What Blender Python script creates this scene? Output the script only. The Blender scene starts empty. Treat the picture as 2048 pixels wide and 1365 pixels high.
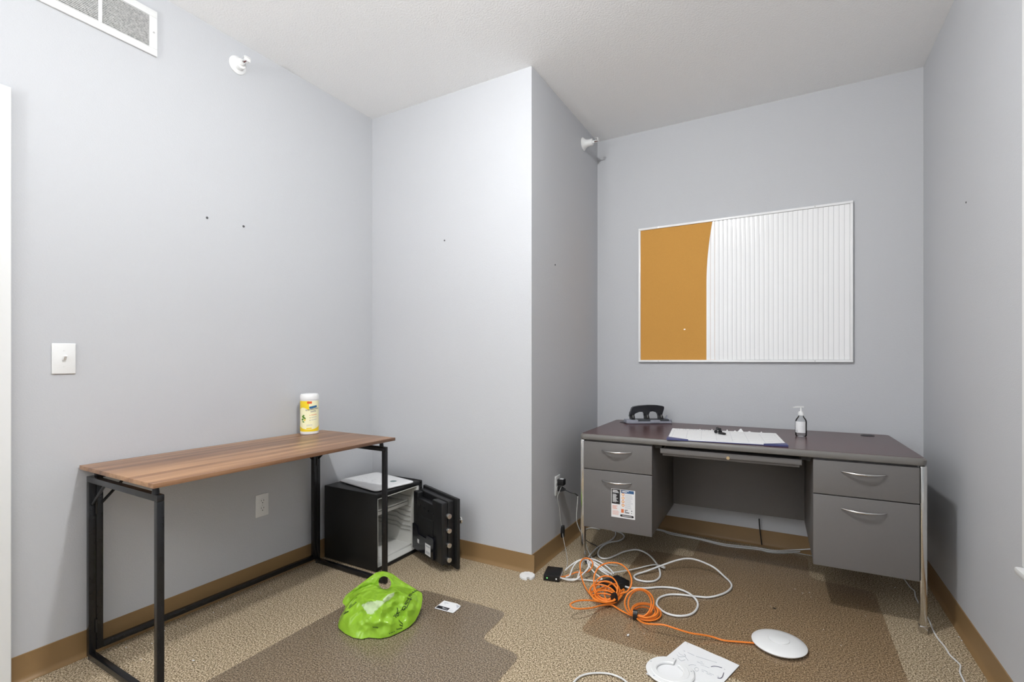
import bpy, bmesh, math, random
from mathutils import Vector, Matrix, noise
from mathutils.bvhtree import BVHTree
random.seed(7)
sc = bpy.context.scene
C = sc.collection
PI = math.pi

# ------------------------------------------------------------------ camera, world, light, exposure
XL, YC, XC, YB, XR, H = -2.393, 2.356, -1.2075, 3.412, 0.648, 2.757   # left wall, column face, column side, back wall, right wall, ceiling
YREAR = -2.4
FPX, YAW, HORIZ, CH = 974.14, math.radians(29.438), 722.0, 1.155
cam = bpy.data.cameras.new('camera'); camo = bpy.data.objects.new('camera', cam); C.objects.link(camo)
cam.sensor_fit = 'HORIZONTAL'; cam.sensor_width = 36.0; cam.lens = FPX / 2048 * 36.0
cam.shift_y = (HORIZ - 682.5) / 2048.0
cam.clip_start = 0.02
camo.location = (0, 0, CH); camo.rotation_euler = (PI/2, 0, YAW)
sc.camera = camo

w = bpy.data.worlds.new('sky'); sc.world = w; w.use_nodes = True
w.node_tree.nodes['Background'].inputs[0].default_value = (0.80, 0.90, 1.0, 1)
w.node_tree.nodes['Background'].inputs[1].default_value = 0.5
LAMP = (-0.74, 1.10, H)
LAMP_STRENGTH = 720.0
FILL_UPLIGHT = (-1.50, -1.75, 0.0)  # added fill lamp, unseen behind the camera
FILL_UPLIGHT_STRENGTH = 710.0
sc.view_settings.view_transform = 'Standard'
sc.view_settings.look = 'None'
sc.view_settings.gamma = 1.0
sc.view_settings.use_curve_mapping = False
sc.view_settings.exposure = 0.13

# ------------------------------------------------------------------ helpers
def lin(c):
    c /= 255.0
    return c/12.92 if c <= 0.04045 else ((c+0.055)/1.055)**2.4
def rgb(r, g, b): return (lin(r), lin(g), lin(b), 1.0)

def floor_at(u, v, z=0.0):
    """where a sight line of the photograph (2048x1365) meets the level z"""
    t = (u-1024)/FPX; c, s = math.cos(YAW), math.sin(YAW)
    d = Vector((-s+c*t, c+s*t, -(v-HORIZ)/FPX))
    return Vector((0, 0, CH)) + d*((z-CH)/d.z)

MATS = {}
def mat(name, col, rough=0.5, metal=0.0, spec=0.5, bump=None, vary=None, emit=None, coat=0.0, trans=0.0, ior=1.45, coord='Object'):
    m = bpy.data.materials.new(name); m.use_nodes = True; MATS[name] = m
    nt = m.node_tree; b = nt.nodes['Principled BSDF']
    b.inputs['Base Color'].default_value = col
    b.inputs['Roughness'].default_value = rough
    b.inputs['Metallic'].default_value = metal
    b.inputs['Specular IOR Level'].default_value = spec
    b.inputs['Coat Weight'].default_value = coat
    b.inputs['Transmission Weight'].default_value = trans
    b.inputs['IOR'].default_value = ior
    tc = nt.nodes.new('ShaderNodeTexCoord')
    if vary:                               # (scale, amount, detail)
        n = nt.nodes.new('ShaderNodeTexNoise'); n.inputs['Scale'].default_value = vary[0]; n.inputs['Detail'].default_value = vary[2] if len(vary) > 2 else 3
        nt.links.new(tc.outputs[coord], n.inputs['Vector'])
        r = nt.nodes.new('ShaderNodeMapRange'); r.inputs['To Min'].default_value = 1-vary[1]; r.inputs['To Max'].default_value = 1+vary[1]
        nt.links.new(n.outputs['Fac'], r.inputs['Value'])
        mx = nt.nodes.new('ShaderNodeVectorMath'); mx.operation = 'SCALE'; mx.inputs[0].default_value = col[:3]
        nt.links.new(r.outputs['Result'], mx.inputs['Scale']); nt.links.new(mx.outputs['Vector'], b.inputs['Base Color'])
    if bump:                               # (scale, strength, distance)
        n = nt.nodes.new('ShaderNodeTexNoise'); n.inputs['Scale'].default_value = bump[0]; n.inputs['Detail'].default_value = 4
        nt.links.new(tc.outputs[coord], n.inputs['Vector'])
        bp = nt.nodes.new('ShaderNodeBump'); bp.inputs['Strength'].default_value = bump[1]; bp.inputs['Distance'].default_value = bump[2]
        nt.links.new(n.outputs['Fac'], bp.inputs['Height']); nt.links.new(bp.outputs['Normal'], b.inputs['Normal'])
    if emit:
        b.inputs['Emission Color'].default_value = emit[0]; b.inputs['Emission Strength'].default_value = emit[1]
    return m

def ramp(nt, stops):
    r = nt.nodes.new('ShaderNodeValToRGB'); e = r.color_ramp.elements
    while len(e) < len(stops): e.new(0.5)
    for k, (p, c) in enumerate(stops): e[k].position = p; e[k].color = c
    return r

class MB:
    """collects shapes into one bmesh"""
    def __init__(s): s.bm = bmesh.new(); s.M = Matrix()
    def v(s, p): return s.bm.verts.new(s.M @ Vector(p))
    def f(s, vs):
        try: return s.bm.faces.new(vs)
        except ValueError: return None
    def box(s, x0, x1, y0, y1, z0, z1, bev=0.0, seg=2):
        r = bmesh.ops.create_cube(s.bm, size=1.0)
        vs = r['verts']
        for q in vs:
            q.co = Vector(((x0+x1)/2+q.co.x*(x1-x0), (y0+y1)/2+q.co.y*(y1-y0), (z0+z1)/2+q.co.z*(z1-z0)))
        if bev > 0:
            es = list({e for q in vs for e in q.link_edges})
            o = bmesh.ops.bevel(s.bm, geom=es, offset=bev, segments=seg, affect='EDGES', profile=0.5)
            vs = list({q for fc in o['faces'] for q in fc.verts} | {q for q in vs if q.is_valid})
        for q in vs: q.co = s.M @ q.co
        return s
    def prism(s, pts, a, b, plane='xy'):
        def mk(p, t):
            return {'xy': (p[0], p[1], t), 'xz': (p[0], t, p[1]), 'yz': (t, p[0], p[1])}[plane]
        A = [s.v(mk(p, a)) for p in pts]; B = [s.v(mk(p, b)) for p in pts]; n = len(pts)
        s.f(A[::-1]); s.f(B)
        for i in range(n): s.f([A[i], A[(i+1) % n], B[(i+1) % n], B[i]])
        return s
    def quad(s, *pts): s.f([s.v(p) for p in pts]); return s
    def ring(s, c, ax, up, r, n): 
        side = ax.cross(up).normalized(); up = side.cross(ax).normalized()
        return [s.v(c + side*(r*math.cos(2*PI*k/n)) + up*(r*math.sin(2*PI*k/n))) for k in range(n)]
    def cyl(s, p0, p1, r0, r1=None, n=16):
        p0, p1 = Vector(p0), Vector(p1); r1 = r0 if r1 is None else r1
        ax = (p1-p0).normalized(); up = Vector((0, 0, 1)) if abs(ax.z) < 0.9 else Vector((1, 0, 0))
        A = s.ring(p0, ax, up, r0, n); B = s.ring(p1, ax, up, r1, n)
        s.f(A[::-1]); s.f(B)
        for i in range(n): s.f([A[i], A[(i+1) % n], B[(i+1) % n], B[i]])
        return s
    def lathe(s, prof, n=24, o=(0, 0, 0), ax=(0, 0, 1)):
        o, ax = Vector(o), Vector(ax).normalized(); up = Vector((0, 0, 1)) if abs(ax.z) < 0.9 else Vector((1, 0, 0))
        prev = None
        for r, t in prof:
            cur = [s.v(o+ax*t)] if r <= 1e-6 else s.ring(o+ax*t, ax, up, r, n)
            if prev is not None:
                if len(prev) == 1 and len(cur) > 1:
                    for i in range(n): s.f([prev[0], cur[(i+1) % n], cur[i]])
                elif len(cur) == 1 and len(prev) > 1:
                    for i in range(n): s.f([prev[i], prev[(i+1) % n], cur[0]])
                elif len(cur) > 1:
                    for i in range(n): s.f([prev[i], prev[(i+1) % n], cur[(i+1) % n], cur[i]])
            prev = cur
        return s
    def tube(s, pts, r, n=8, sub=6, smooth=True, closed=False):
        P = [Vector(p) for p in pts]
        if smooth and len(P) > 2:
            Q = []; L = len(P)
            rng = range(L) if closed else range(L-1)
            for i in rng:
                if closed: p0, p1, p2, p3 = P[i-1], P[i], P[(i+1) % L], P[(i+2) % L]
                else: p0, p1, p2, p3 = P[max(i-1, 0)], P[i], P[i+1], P[min(i+2, L-1)]
                for k in range(sub):
                    t = k/sub
                    Q.append(0.5*((2*p1)+(p2-p0)*t+(2*p0-5*p1+4*p2-p3)*t*t+(3*p1-p0-3*p2+p3)*t**3))
            if not closed: Q.append(P[-1])
            P = Q
        N = len(P); up = None; rings = []
        for i in range(N):
            a = P[i-1] if (i > 0 or closed) else P[i]; b = P[(i+1) % N] if (i < N-1 or closed) else P[i]
            ax = (b-a)
            if ax.length < 1e-9: ax = Vector((1, 0, 0))
            ax.normalize()
            if up is None: up = Vector((0, 0, 1)) if abs(ax.z) < 0.9 else Vector((1, 0, 0))
            side = ax.cross(up)
            if side.length < 1e-6: side = ax.orthogonal()
            side.normalize(); up = side.cross(ax).normalized()
            rings.append([s.v(P[i]+side*(r*math.cos(2*PI*k/n))+up*(r*math.sin(2*PI*k/n))) for k in range(n)])
        for i in range(N-1 if not closed else N):
            A, B = rings[i], rings[(i+1) % N]
            for k in range(n): s.f([A[k], A[(k+1) % n], B[(k+1) % n], B[k]])
        if not closed: s.f(rings[0][::-1]); s.f(rings[-1])
        return s

def finish(bm, name, m, smooth=True, ang=35):
    bmesh.ops.recalc_face_normals(bm, faces=bm.faces)
    me = bpy.data.meshes.new(name); bm.to_mesh(me); bm.free()
    me.materials.append(MATS[m] if isinstance(m, str) else m)
    if smooth:
        me.polygons.foreach_set('use_smooth', [True]*len(me.polygons)); me.set_sharp_from_angle(angle=math.radians(ang))
    return me

def root(name, label, cat, loc=(0, 0, 0), rz=0.0, group=None):
    o = bpy.data.objects.new(name, None); C.objects.link(o)
    o.location = loc; o.rotation_euler = (0, 0, rz); o.empty_display_size = 0.05
    o['label'] = label; o['category'] = cat
    if group: o['group'] = group
    return o

def part(name, mb, m, parent, world=False, label=None, smooth=True, ang=35, kind=None):
    """a part: vertices in the frame of the thing (or of the room when world=True)"""
    if world:
        top = parent
        while top.parent: top = top.parent
        bmesh.ops.transform(mb.bm, matrix=top.matrix_basis.inverted(), verts=mb.bm.verts)
    o = bpy.data.objects.new(name, finish(mb.bm, name, m, smooth, ang)); C.objects.link(o); o.parent = parent
    if label: o['label'] = label
    if kind: o['kind'] = kind
    return o

def solo(name, mb, m, label, cat, group=None, smooth=True, ang=35, kind=None):
    """a thing that is a single mesh, its origin at its base"""
    vs = mb.bm.verts; xs = [q.co.x for q in vs]; ys = [q.co.y for q in vs]; zs = [q.co.z for q in vs]
    o_ = Vector(((min(xs)+max(xs))/2, (min(ys)+max(ys))/2, min(zs)))
    bmesh.ops.translate(mb.bm, vec=-o_, verts=list(vs))
    o = bpy.data.objects.new(name, finish(mb.bm, name, m, smooth, ang)); C.objects.link(o); o.location = o_
    o['label'] = label; o['category'] = cat
    if group: o['group'] = group
    if kind: o['kind'] = kind
    return o

def struct(name, mb, m, smooth=False):
    o = bpy.data.objects.new(name, finish(mb.bm, name, m, smooth)); C.objects.link(o); o['kind'] = 'structure'
    return o

def text_polys(body, size):
    cu = bpy.data.curves.new('t', 'FONT'); cu.body = body; cu.size = size; cu.align_x = 'CENTER'; cu.align_y = 'CENTER'; cu.resolution_u = 3
    o = bpy.data.objects.new('t', cu); C.objects.link(o)
    dg = bpy.context.evaluated_depsgraph_get(); me = o.evaluated_get(dg).to_mesh()
    vs = [tuple(q.co) for q in me.vertices]; fs = [tuple(p.vertices) for p in me.polygons]
    o.evaluated_get(dg).to_mesh_clear(); bpy.data.objects.remove(o); bpy.data.curves.remove(cu)
    return vs, fs
def add_polys(mb, vs, fs):
    V = [mb.v(q) for q in vs]
    for fc in fs: mb.f([V[i] for i in fc])

# ------------------------------------------------------------------ materials
mat('wall_paint', (0.550, 0.556, 0.574, 1), 0.62, spec=0.35, bump=(210, 0.22, 0.004), vary=(1.3, 0.012))
mat('ceiling_paint', (0.945, 0.945, 0.945, 1), 0.8, spec=0.3, bump=(120, 0.45, 0.006))
mat('white_trim', (0.80, 0.80, 0.79, 1), 0.4)
mat('white_plastic', (0.82, 0.82, 0.81, 1), 0.35)
mat('white_gloss', (0.90, 0.90, 0.90, 1), 0.22)
mat('dust_white', (0.78, 0.78, 0.77, 1), 0.7, vary=(70, 0.1))
mat('vent_dust', (0.58, 0.57, 0.55, 1), 0.95, vary=(110, 1.0, 6))
mat('baseboard_rubber', rgb(142, 113, 76), 0.42, spec=0.45, vary=(5, 0.05))
mat('black_metal', (0.012, 0.012, 0.013, 1), 0.26, spec=0.5, vary=(30, 0.2))
mat('black_plastic', (0.012, 0.012, 0.013, 1), 0.35, spec=0.5)
mat('black_gloss', (0.008, 0.008, 0.012, 1), 0.16)
mat('black_safe', (0.012, 0.012, 0.012, 1), 0.42, bump=(260, 0.25, 0.002))
mat('dark_void', (0.006, 0.006, 0.006, 1), 0.8)
mat('safe_liner', (0.74, 0.73, 0.69, 1), 0.45)
mat('liner_rib', (0.46, 0.45, 0.42, 1), 0.5)
mat('steel', (0.62, 0.62, 0.61, 1), 0.28, metal=1.0)
mat('chrome', (0.66, 0.65, 0.63, 1), 0.14, metal=1.0, bump=(18, 0.05, 0.01))
mat('desk_grey', rgb(108, 105, 103), 0.42, spec=0.5, vary=(90, 0.03))
mat('desk_edge', rgb(112, 109, 105), 0.4, spec=0.5)
mat('orange_cable', (0.86, 0.235, 0.03, 1), 0.38)
mat('white_cable', (0.74, 0.74, 0.73, 1), 0.4)
mat('grey_cable', (0.45, 0.45, 0.43, 1), 0.45)
mat('paper', (0.82, 0.82, 0.82, 1), 0.75, spec=0.2)
mat('ink', (0.05, 0.05, 0.055, 1), 0.7)
mat('faint_ink', (0.52, 0.53, 0.56, 1), 0.8)
mat('violet_ink', (0.10, 0.09, 0.14, 1), 0.7)
mat('navy_vinyl', rgb(72, 76, 120), 0.4)
mat('label_yellow', rgb(246, 214, 40), 0.4)
mat('label_pale', rgb(250, 246, 205), 0.4)
mat('label_orange', rgb(226, 96, 48), 0.4)
mat('label_blue', rgb(44, 104, 150), 0.4)
mat('label_navy', rgb(36, 48, 92), 0.4)
mat('label_green', rgb(92, 140, 44), 0.4)
mat('sheet_blue', rgb(48, 88, 132), 0.5)
mat('sheet_dark', rgb(34, 33, 36), 0.5)
mat('sheet_orange', rgb(222, 120, 70), 0.5)
mat('cork', rgb(206, 152, 78), 0.85, spec=0.15, vary=(420, 0.16, 5), bump=(420, 0.3, 0.002))
mat('bag_ink', rgb(24, 44, 22), 0.4)
mat('brass', (0.75, 0.62, 0.42, 1), 0.3, metal=1.0)
mat('lamp_glass', (0.9, 0.9, 0.88, 1), 0.4, emit=((0.965, 0.985, 1.0, 1), LAMP_STRENGTH))
mat('fill_uplight_glow', (0.9, 0.9, 0.88, 1), 0.4, emit=((0.965, 0.985, 1.0, 1), FILL_UPLIGHT_STRENGTH))
mat('led', (0.1, 0.6, 0.1, 1), 0.4, emit=((0.25, 1.0, 0.25, 1), 1.2))
mat('window_glass', (1, 1, 1, 1), 0.0, trans=1.0, ior=1.0, spec=0.0)
mat('plate_logo', (0.22, 0.30, 0.30, 1), 0.4)
mat('whiteboard', (0.92, 0.92, 0.92, 1), 0.18, spec=0.5)
mat('groove', (0.36, 0.36, 0.36, 1), 0.6)
mat('punch_grey', rgb(150, 152, 162), 0.4)
mat('punch_dark', rgb(62, 64, 68), 0.45)
mat('bulb_red', (0.16, 0.03, 0.03, 1), 0.2)

def m_carpet():
    m = bpy.data.materials.new('carpet'); m.use_nodes = True; MATS['carpet'] = m; nt = m.node_tree; b = nt.nodes['Principled BSDF']
    b.inputs['Roughness'].default_value = 0.95; b.inputs['Specular IOR Level'].default_value = 0.1
    tc = nt.nodes.new('ShaderNodeTexCoord')
    n1 = nt.nodes.new('ShaderNodeTexNoise'); n1.inputs['Scale'].default_value = 185; n1.inputs['Detail'].default_value = 3; n1.inputs['Roughness'].default_value = 0.65
    n2 = nt.nodes.new('ShaderNodeTexNoise'); n2.inputs['Scale'].default_value = 1.6; n2.inputs['Detail'].default_value = 3
    for n in (n1, n2): nt.links.new(tc.outputs['Object'], n.inputs['Vector'])
    r = ramp(nt, [(0.36, rgb(62, 52, 40)), (0.45, rgb(138, 120, 94)), (0.54, rgb(186, 168, 140)), (0.65, rgb(236, 220, 194))])
    nt.links.new(n1.outputs['Fac'], r.inputs['Fac'])
    mr = nt.nodes.new('ShaderNodeMapRange'); mr.inputs['To Min'].default_value = 0.9; mr.inputs['To Max'].default_value = 1.1
    nt.links.new(n2.outputs['Fac'], mr.inputs['Value'])
    sc_ = nt.nodes.new('ShaderNodeVectorMath'); sc_.operation = 'SCALE'
    nt.links.new(r.outputs['Color'], sc_.inputs[0]); nt.links.new(mr.outputs['Result'], sc_.inputs['Scale'])
    nt.links.new(sc_.outputs['Vector'], b.inputs['Base Color'])
    bp = nt.nodes.new('ShaderNodeBump'); bp.inputs['Strength'].default_value = 0.6; bp.inputs['Distance'].default_value = 0.006
    nt.links.new(n1.outputs['Fac'], bp.inputs['Height']); nt.links.new(bp.outputs['Normal'], b.inputs['Normal'])
m_carpet()

def m_chairmat(name, tint, rough, haze):
    m = bpy.data.materials.new(name); m.use_nodes = True; MATS[name] = m; nt = m.node_tree
    nt.nodes.remove(nt.nodes['Principled BSDF']); out = nt.nodes['Material Output']
    t = nt.nodes.new('ShaderNodeBsdfTransparent'); t.inputs[0].default_value = tint
    g = nt.nodes.new('ShaderNodeBsdfGlossy'); g.inputs['Roughness'].default_value = rough; g.inputs['Color'].default_value = (1, 1, 1, 1)
    d = nt.nodes.new('ShaderNodeBsdfDiffuse'); d.inputs['Color'].default_value = (0.30, 0.245, 0.20, 1)
    fr = nt.nodes.new('ShaderNodeFresnel'); fr.inputs['IOR'].default_value = 1.45
    tc = nt.nodes.new('ShaderNodeTexCoord'); n = nt.nodes.new('ShaderNodeTexNoise'); n.inputs['Scale'].default_value = 160
    nt.links.new(tc.outputs['Object'], n.inputs['Vector'])
    bp = nt.nodes.new('ShaderNodeBump'); bp.inputs['Strength'].default_value = 0.25; bp.inputs['Distance'].default_value = 0.002
    nt.links.new(n.outputs['Fac'], bp.inputs['Height']); nt.links.new(bp.outputs['Normal'], g.inputs['Normal'])
    m0 = nt.nodes.new('ShaderNodeMixShader'); m0.inputs[0].default_value = haze
    nt.links.new(t.outputs[0], m0.inputs[1]); nt.links.new(d.outputs[0], m0.inputs[2])
    ge = nt.nodes.new('ShaderNodeNewGeometry'); iv = nt.nodes.new('ShaderNodeMath'); iv.operation = 'SUBTRACT'; iv.inputs[0].default_value = 1.0
    nt.links.new(ge.outputs['Backfacing'], iv.inputs[1]); mu = nt.nodes.new('ShaderNodeMath'); mu.operation = 'MULTIPLY'
    nt.links.new(iv.outputs[0], mu.inputs[0]); nt.links.new(fr.outputs[0], mu.inputs[1])
    m1 = nt.nodes.new('ShaderNodeMixShader'); nt.links.new(mu.outputs[0], m1.inputs[0])
    nt.links.new(m0.outputs[0], m1.inputs[1]); nt.links.new(g.outputs[0], m1.inputs[2]); nt.links.new(m1.outputs[0], out.inputs['Surface'])
m_chairmat('mat_plastic', (0.885, 0.875, 0.87, 1), 0.22, 0.06)
m_chairmat('mat_brown', (0.94, 0.905, 0.865, 1), 0.25, 0.035)

def m_wood():
    m = bpy.data.materials.new('walnut'); m.use_nodes = True; MATS['walnut'] = m; nt = m.node_tree; b = nt.nodes['Principled BSDF']
    b.inputs['Roughness'].default_value = 0.36
    tc = nt.nodes.new('ShaderNodeTexCoord')
    mp = nt.nodes.new('ShaderNodeMapping'); mp.inputs['Scale'].default_value = (22, 0.9, 22); nt.links.new(tc.outputs['Object'], mp.inputs['Vector'])
    n = nt.nodes.new('ShaderNodeTexNoise'); n.inputs['Scale'].default_value = 1.0; n.inputs['Detail'].default_value = 5; n.inputs['Roughness'].default_value = 0.55; n.inputs['Distortion'].default_value = 0.25
    nt.links.new(mp.outputs['Vector'], n.inputs['Vector'])
    r = ramp(nt, [(0.30, rgb(104, 74, 54)), (0.45, rgb(138, 101, 73)), (0.56, rgb(166, 127, 94)), (0.72, rgb(182, 144, 108))])
    nt.links.new(n.outputs['Fac'], r.inputs['Fac'])
    mp2 = nt.nodes.new('ShaderNodeMapping'); mp2.inputs['Scale'].default_value = (240, 5, 240); nt.links.new(tc.outputs['Object'], mp2.inputs['Vector'])
    n2 = nt.nodes.new('ShaderNodeTexNoise'); n2.inputs['Detail'].default_value = 3; n2.inputs['Scale'].default_value = 1.0; nt.links.new(mp2.outputs['Vector'], n2.inputs['Vector'])
    mr = nt.nodes.new('ShaderNodeMapRange'); mr.inputs['To Min'].default_value = 0.85; mr.inputs['To Max'].default_value = 1.12; nt.links.new(n2.outputs['Fac'], mr.inputs['Value'])
    sc_ = nt.nodes.new('ShaderNodeVectorMath'); sc_.operation = 'SCALE'
    nt.links.new(r.outputs['Color'], sc_.inputs[0]); nt.links.new(mr.outputs['Result'], sc_.inputs['Scale']); nt.links.new(sc_.outputs['Vector'], b.inputs['Base Color'])
m_wood()

def m_mahogany():
    m = bpy.data.materials.new('mahogany'); m.use_nodes = True; MATS['mahogany'] = m; nt = m.node_tree; b = nt.nodes['Principled BSDF']
    b.inputs['Roughness'].default_value = 0.27; b.inputs['Specular IOR Level'].default_value = 0.6
    tc = nt.nodes.new('ShaderNodeTexCoord'); mp = nt.nodes.new('ShaderNodeMapping'); mp.inputs['Scale'].default_value = (2.2, 30, 30)
    nt.links.new(tc.outputs['Object'], mp.inputs['Vector'])
    n = nt.nodes.new('ShaderNodeTexNoise'); n.inputs['Scale'].default_value = 1.0; n.inputs['Detail'].default_value = 5; nt.links.new(mp.outputs['Vector'], n.inputs['Vector'])
    r = ramp(nt, [(0.3, (0.040, 0.011, 0.011, 1)), (0.7, (0.095, 0.028, 0.025, 1))]); nt.links.new(n.outputs['Fac'], r.inputs['Fac'])
    nt.links.new(r.outputs['Color'], b.inputs['Base Color'])
m_mahogany()

def m_bag():
    m = bpy.data.materials.new('green_film'); m.use_nodes = True; MATS['green_film'] = m; nt = m.node_tree; b = nt.nodes['Principled BSDF']; out = nt.nodes['Material Output']
    b.inputs['Roughness'].default_value = 0.16
    at = nt.nodes.new('ShaderNodeAttribute'); at.attribute_name = 'print'  # per-vertex mask of the paler patches
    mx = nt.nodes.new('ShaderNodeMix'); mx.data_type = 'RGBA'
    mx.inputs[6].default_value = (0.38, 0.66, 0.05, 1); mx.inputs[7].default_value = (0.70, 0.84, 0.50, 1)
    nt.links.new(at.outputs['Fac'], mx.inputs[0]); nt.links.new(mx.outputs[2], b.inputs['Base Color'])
    tr = nt.nodes.new('ShaderNodeBsdfTranslucent'); nt.links.new(mx.outputs[2], tr.inputs['Color'])
    tc = nt.nodes.new('ShaderNodeTexCoord'); n = nt.nodes.new('ShaderNodeTexNoise'); n.inputs['Scale'].default_value = 45; n.inputs['Detail'].default_value = 2
    nt.links.new(tc.outputs['Object'], n.inputs['Vector'])
    bp = nt.nodes.new('ShaderNodeBump'); bp.inputs['Strength'].default_value = 0.5; bp.inputs['Distance'].default_value = 0.006
    nt.links.new(n.outputs['Fac'], bp.inputs['Height']); nt.links.new(bp.outputs['Normal'], b.inputs['Normal'])
    ms = nt.nodes.new('ShaderNodeMixShader'); ms.inputs[0].default_value = 0.3
    nt.links.new(b.outputs[0], ms.inputs[1]); nt.links.new(tr.outputs[0], ms.inputs[2]); nt.links.new(ms.outputs[0], out.inputs['Surface'])
m_bag()
def m_clear():
    m = bpy.data.materials.new('clear_bottle'); m.use_nodes = True; MATS['clear_bottle'] = m; nt = m.node_tree
    nt.nodes.remove(nt.nodes['Principled BSDF']); out = nt.nodes['Material Output']
    t = nt.nodes.new('ShaderNodeBsdfTransparent'); t.inputs[0].default_value = (0.93, 0.94, 0.94, 1)
    g = nt.nodes.new('ShaderNodeBsdfGlossy'); g.inputs['Roughness'].default_value = 0.06
    lw = nt.nodes.new('ShaderNodeLayerWeight'); lw.inputs['Blend'].default_value = 0.22
    mx = nt.nodes.new('ShaderNodeMixShader'); nt.links.new(lw.outputs['Fresnel'], mx.inputs[0]); nt.links.new(t.outputs[0], mx.inputs[1]); nt.links.new(g.outputs[0], mx.inputs[2]); nt.links.new(mx.outputs[0], out.inputs['Surface'])
m_clear()

# ------------------------------------------------------------------ the room
T = 0.12
m = MB(); m.box(XL-T, XR+T, YREAR-T, YB+T, -0.12, 0.0); struct('floor', m, 'carpet')
m = MB(); m.box(XL-T, XR+T, YREAR-T, YB+T, H, H+0.1); struct('ceiling', m, 'ceiling_paint')
m = MB(); m.box(XL-T, XL, YREAR-T, YC, 0, H); struct('wall_left', m, 'wall_paint')
m = MB(); m.box(XL-T, XC, YC, YB+T, 0, H); struct('wall_column', m, 'wall_paint')
m = MB(); m.box(XC, XR+T, YB, YB+T, 0, H); struct('wall_back', m, 'wall_paint')
m = MB(); m.box(XL, XR+T, YREAR-T, YREAR, 0, H); struct('wall_rear', m, 'wall_paint')
WY0, WY1, WZ0, WZ1 = 0.55, 2.022, 0.497, 2.22       # window opening in the right wall
m = MB()
m.box(XR, XR+T, WY1, YB, 0, H); m.box(XR, XR+T, YREAR, WY0, 0, H); m.box(XR, XR+T, WY0, WY1, 0, WZ0); m.box(XR, XR+T, WY0, WY1, WZ1, H)
struct('wall_right', m, 'wall_paint')

def baseboard(name, p0, p1, nrm):
    """vinyl cove base: thin upright with a flared toe, swept from p0 to p1"""
    p0, p1, n_ = Vector((*p0, 0)), Vector((*p1, 0)), Vector((*nrm, 0))
    prof = [(0, 0.100), (0.0035, 0.099), (0.004, 0.022), (0.007, 0.012), (0.014, 0.004), (0.018, 0.0015), (0.018, 0), (0, 0)]
    m = MB(); A = [m.v(p0+n_*a+Vector((0, 0, z))) for a, z in prof]; B = [m.v(p1+n_*a+Vector((0, 0, z))) for a, z in prof]
    for i in range(len(prof)): j = (i+1) % len(prof); m.f([A[i], A[j], B[j], B[i]])
    m.f(A); m.f(B)
    return struct(name, m, 'baseboard_rubber', True)
baseboard('baseboard_left', (XL, 0.628), (XL, YC-0.018), (1, 0))
baseboard('baseboard_column_front', (XL, YC), (XC+0.018, YC), (0, -1))
baseboard('baseboard_column_side', (XC, YC), (XC, YB-0.018), (1, 0))
baseboard('baseboard_back', (XC, YB), (XR-0.018, YB), (0, -1))
baseboard('baseboard_right', (XR, YREAR), (XR, YB), (-1, 0))

# window in the right wall: casing, stool, sash, panes
m = MB()
m.box(XR-0.016, XR, WY1, WY1+0.062, WZ0+0.0225, WZ1+0.06, 0.002)
m.box(XR-0.016, XR, WY0-0.062, WY0, WZ0+0.0225, WZ1+0.06, 0.002)
m.box(XR-0.016, XR, WY0, WY1, WZ1, WZ1+0.06, 0.002)
win = struct('window_1', m, 'white_trim')
m = MB(); m.box(XR-0.036, XR-0.0005, WY0-0.058, WY1+0.058, WZ0, WZ0+0.022, 0.006); m.box(XR-0.004, XR+0.08, WY0+0.001, WY1-0.001, WZ0+0.001, WZ0+0.022); part('window_sill', m, 'white_trim', win)
m = MB(); m.box(XR-0.014, XR, WY0+0.001, WY1-0.001, WZ0-0.075, WZ0-0.002, 0.002); part('window_apron', m, 'white_trim', win)
m = MB(); sx0, sx1 = XR+0.06, XR+0.1
m.box(sx0, sx1, WY0+0.001, WY0+0.05, WZ0+0.023, WZ1-0.001); m.box(sx0, sx1, WY1-0.05, WY1-0.001, WZ0+0.023, WZ1-0.001)
m.box(sx0, sx1, WY0+0.05, WY1-0.05, WZ0+0.023, WZ0+0.07); m.box(sx0, sx1, WY0+0.05, WY1-0.05, WZ1-0.05, WZ1-0.001)
m.box(sx0, sx1, WY0+0.05, WY1-0.05, 1.35, 1.40); part('window_frame', m, 'white_trim', win)
for z0, z1 in ((WZ0+0.07, 1.35), (1.40, WZ1-0.05)):
    m = MB(); m.box(sx0+0.016, sx0+0.022, WY0+0.05, WY1-0.05, z0, z1); part('pane', m, 'window_glass', win, smooth=False)
# door at the left edge
m = MB(); m.box(XL, XL+0.018, 0.566, 0.627, 0, 2.117, 0.003); m.box(XL, XL+0.018, -0.42, -0.36, 0, 2.117, 0.003); m.box(XL, XL+0.018, -0.36, 0.566, 2.057, 2.117, 0.003)
door = struct('door_1', m, 'white_trim')
m = MB(); m.box(XL, XL+0.008, -0.355, 0.561, 0.008, 2.052, 0.002); part('door_leaf', m, 'white_trim', door)
m = MB(); m.cyl((XL+0.008, -0.28, 0.95), (XL+0.05, -0.28, 0.95), 0.012); m.lathe([(0, 0.045), (0.024, 0.05), (0.03, 0.065), (0.022, 0.08), (0, 0.083)], 20, (XL, -0.28, 0.95), (1, 0, 0)); part('door_handle', m, 'steel', door)

# ceiling lamp (above the picture): small flush dome
t = root('ceiling_light', 'small flush white dome light on the ceiling, above the picture', 'ceiling light', (LAMP[0], LAMP[1], H-0.090))
m = MB(); m.lathe([(0, 0.0895), (0.125, 0.0895), (0.125, 0.074), (0.118, 0.070), (0, 0.070)], 44); part('base', m, 'white_trim', t)
m = MB(); m.lathe([(0.066*math.cos(math.radians(a)), 0.069-0.054*math.sin(math.radians(a))) for a in range(0, 90, 10)]+[(0, 0.015)], 40); part('dome', m, 'lamp_glass', t)
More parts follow.
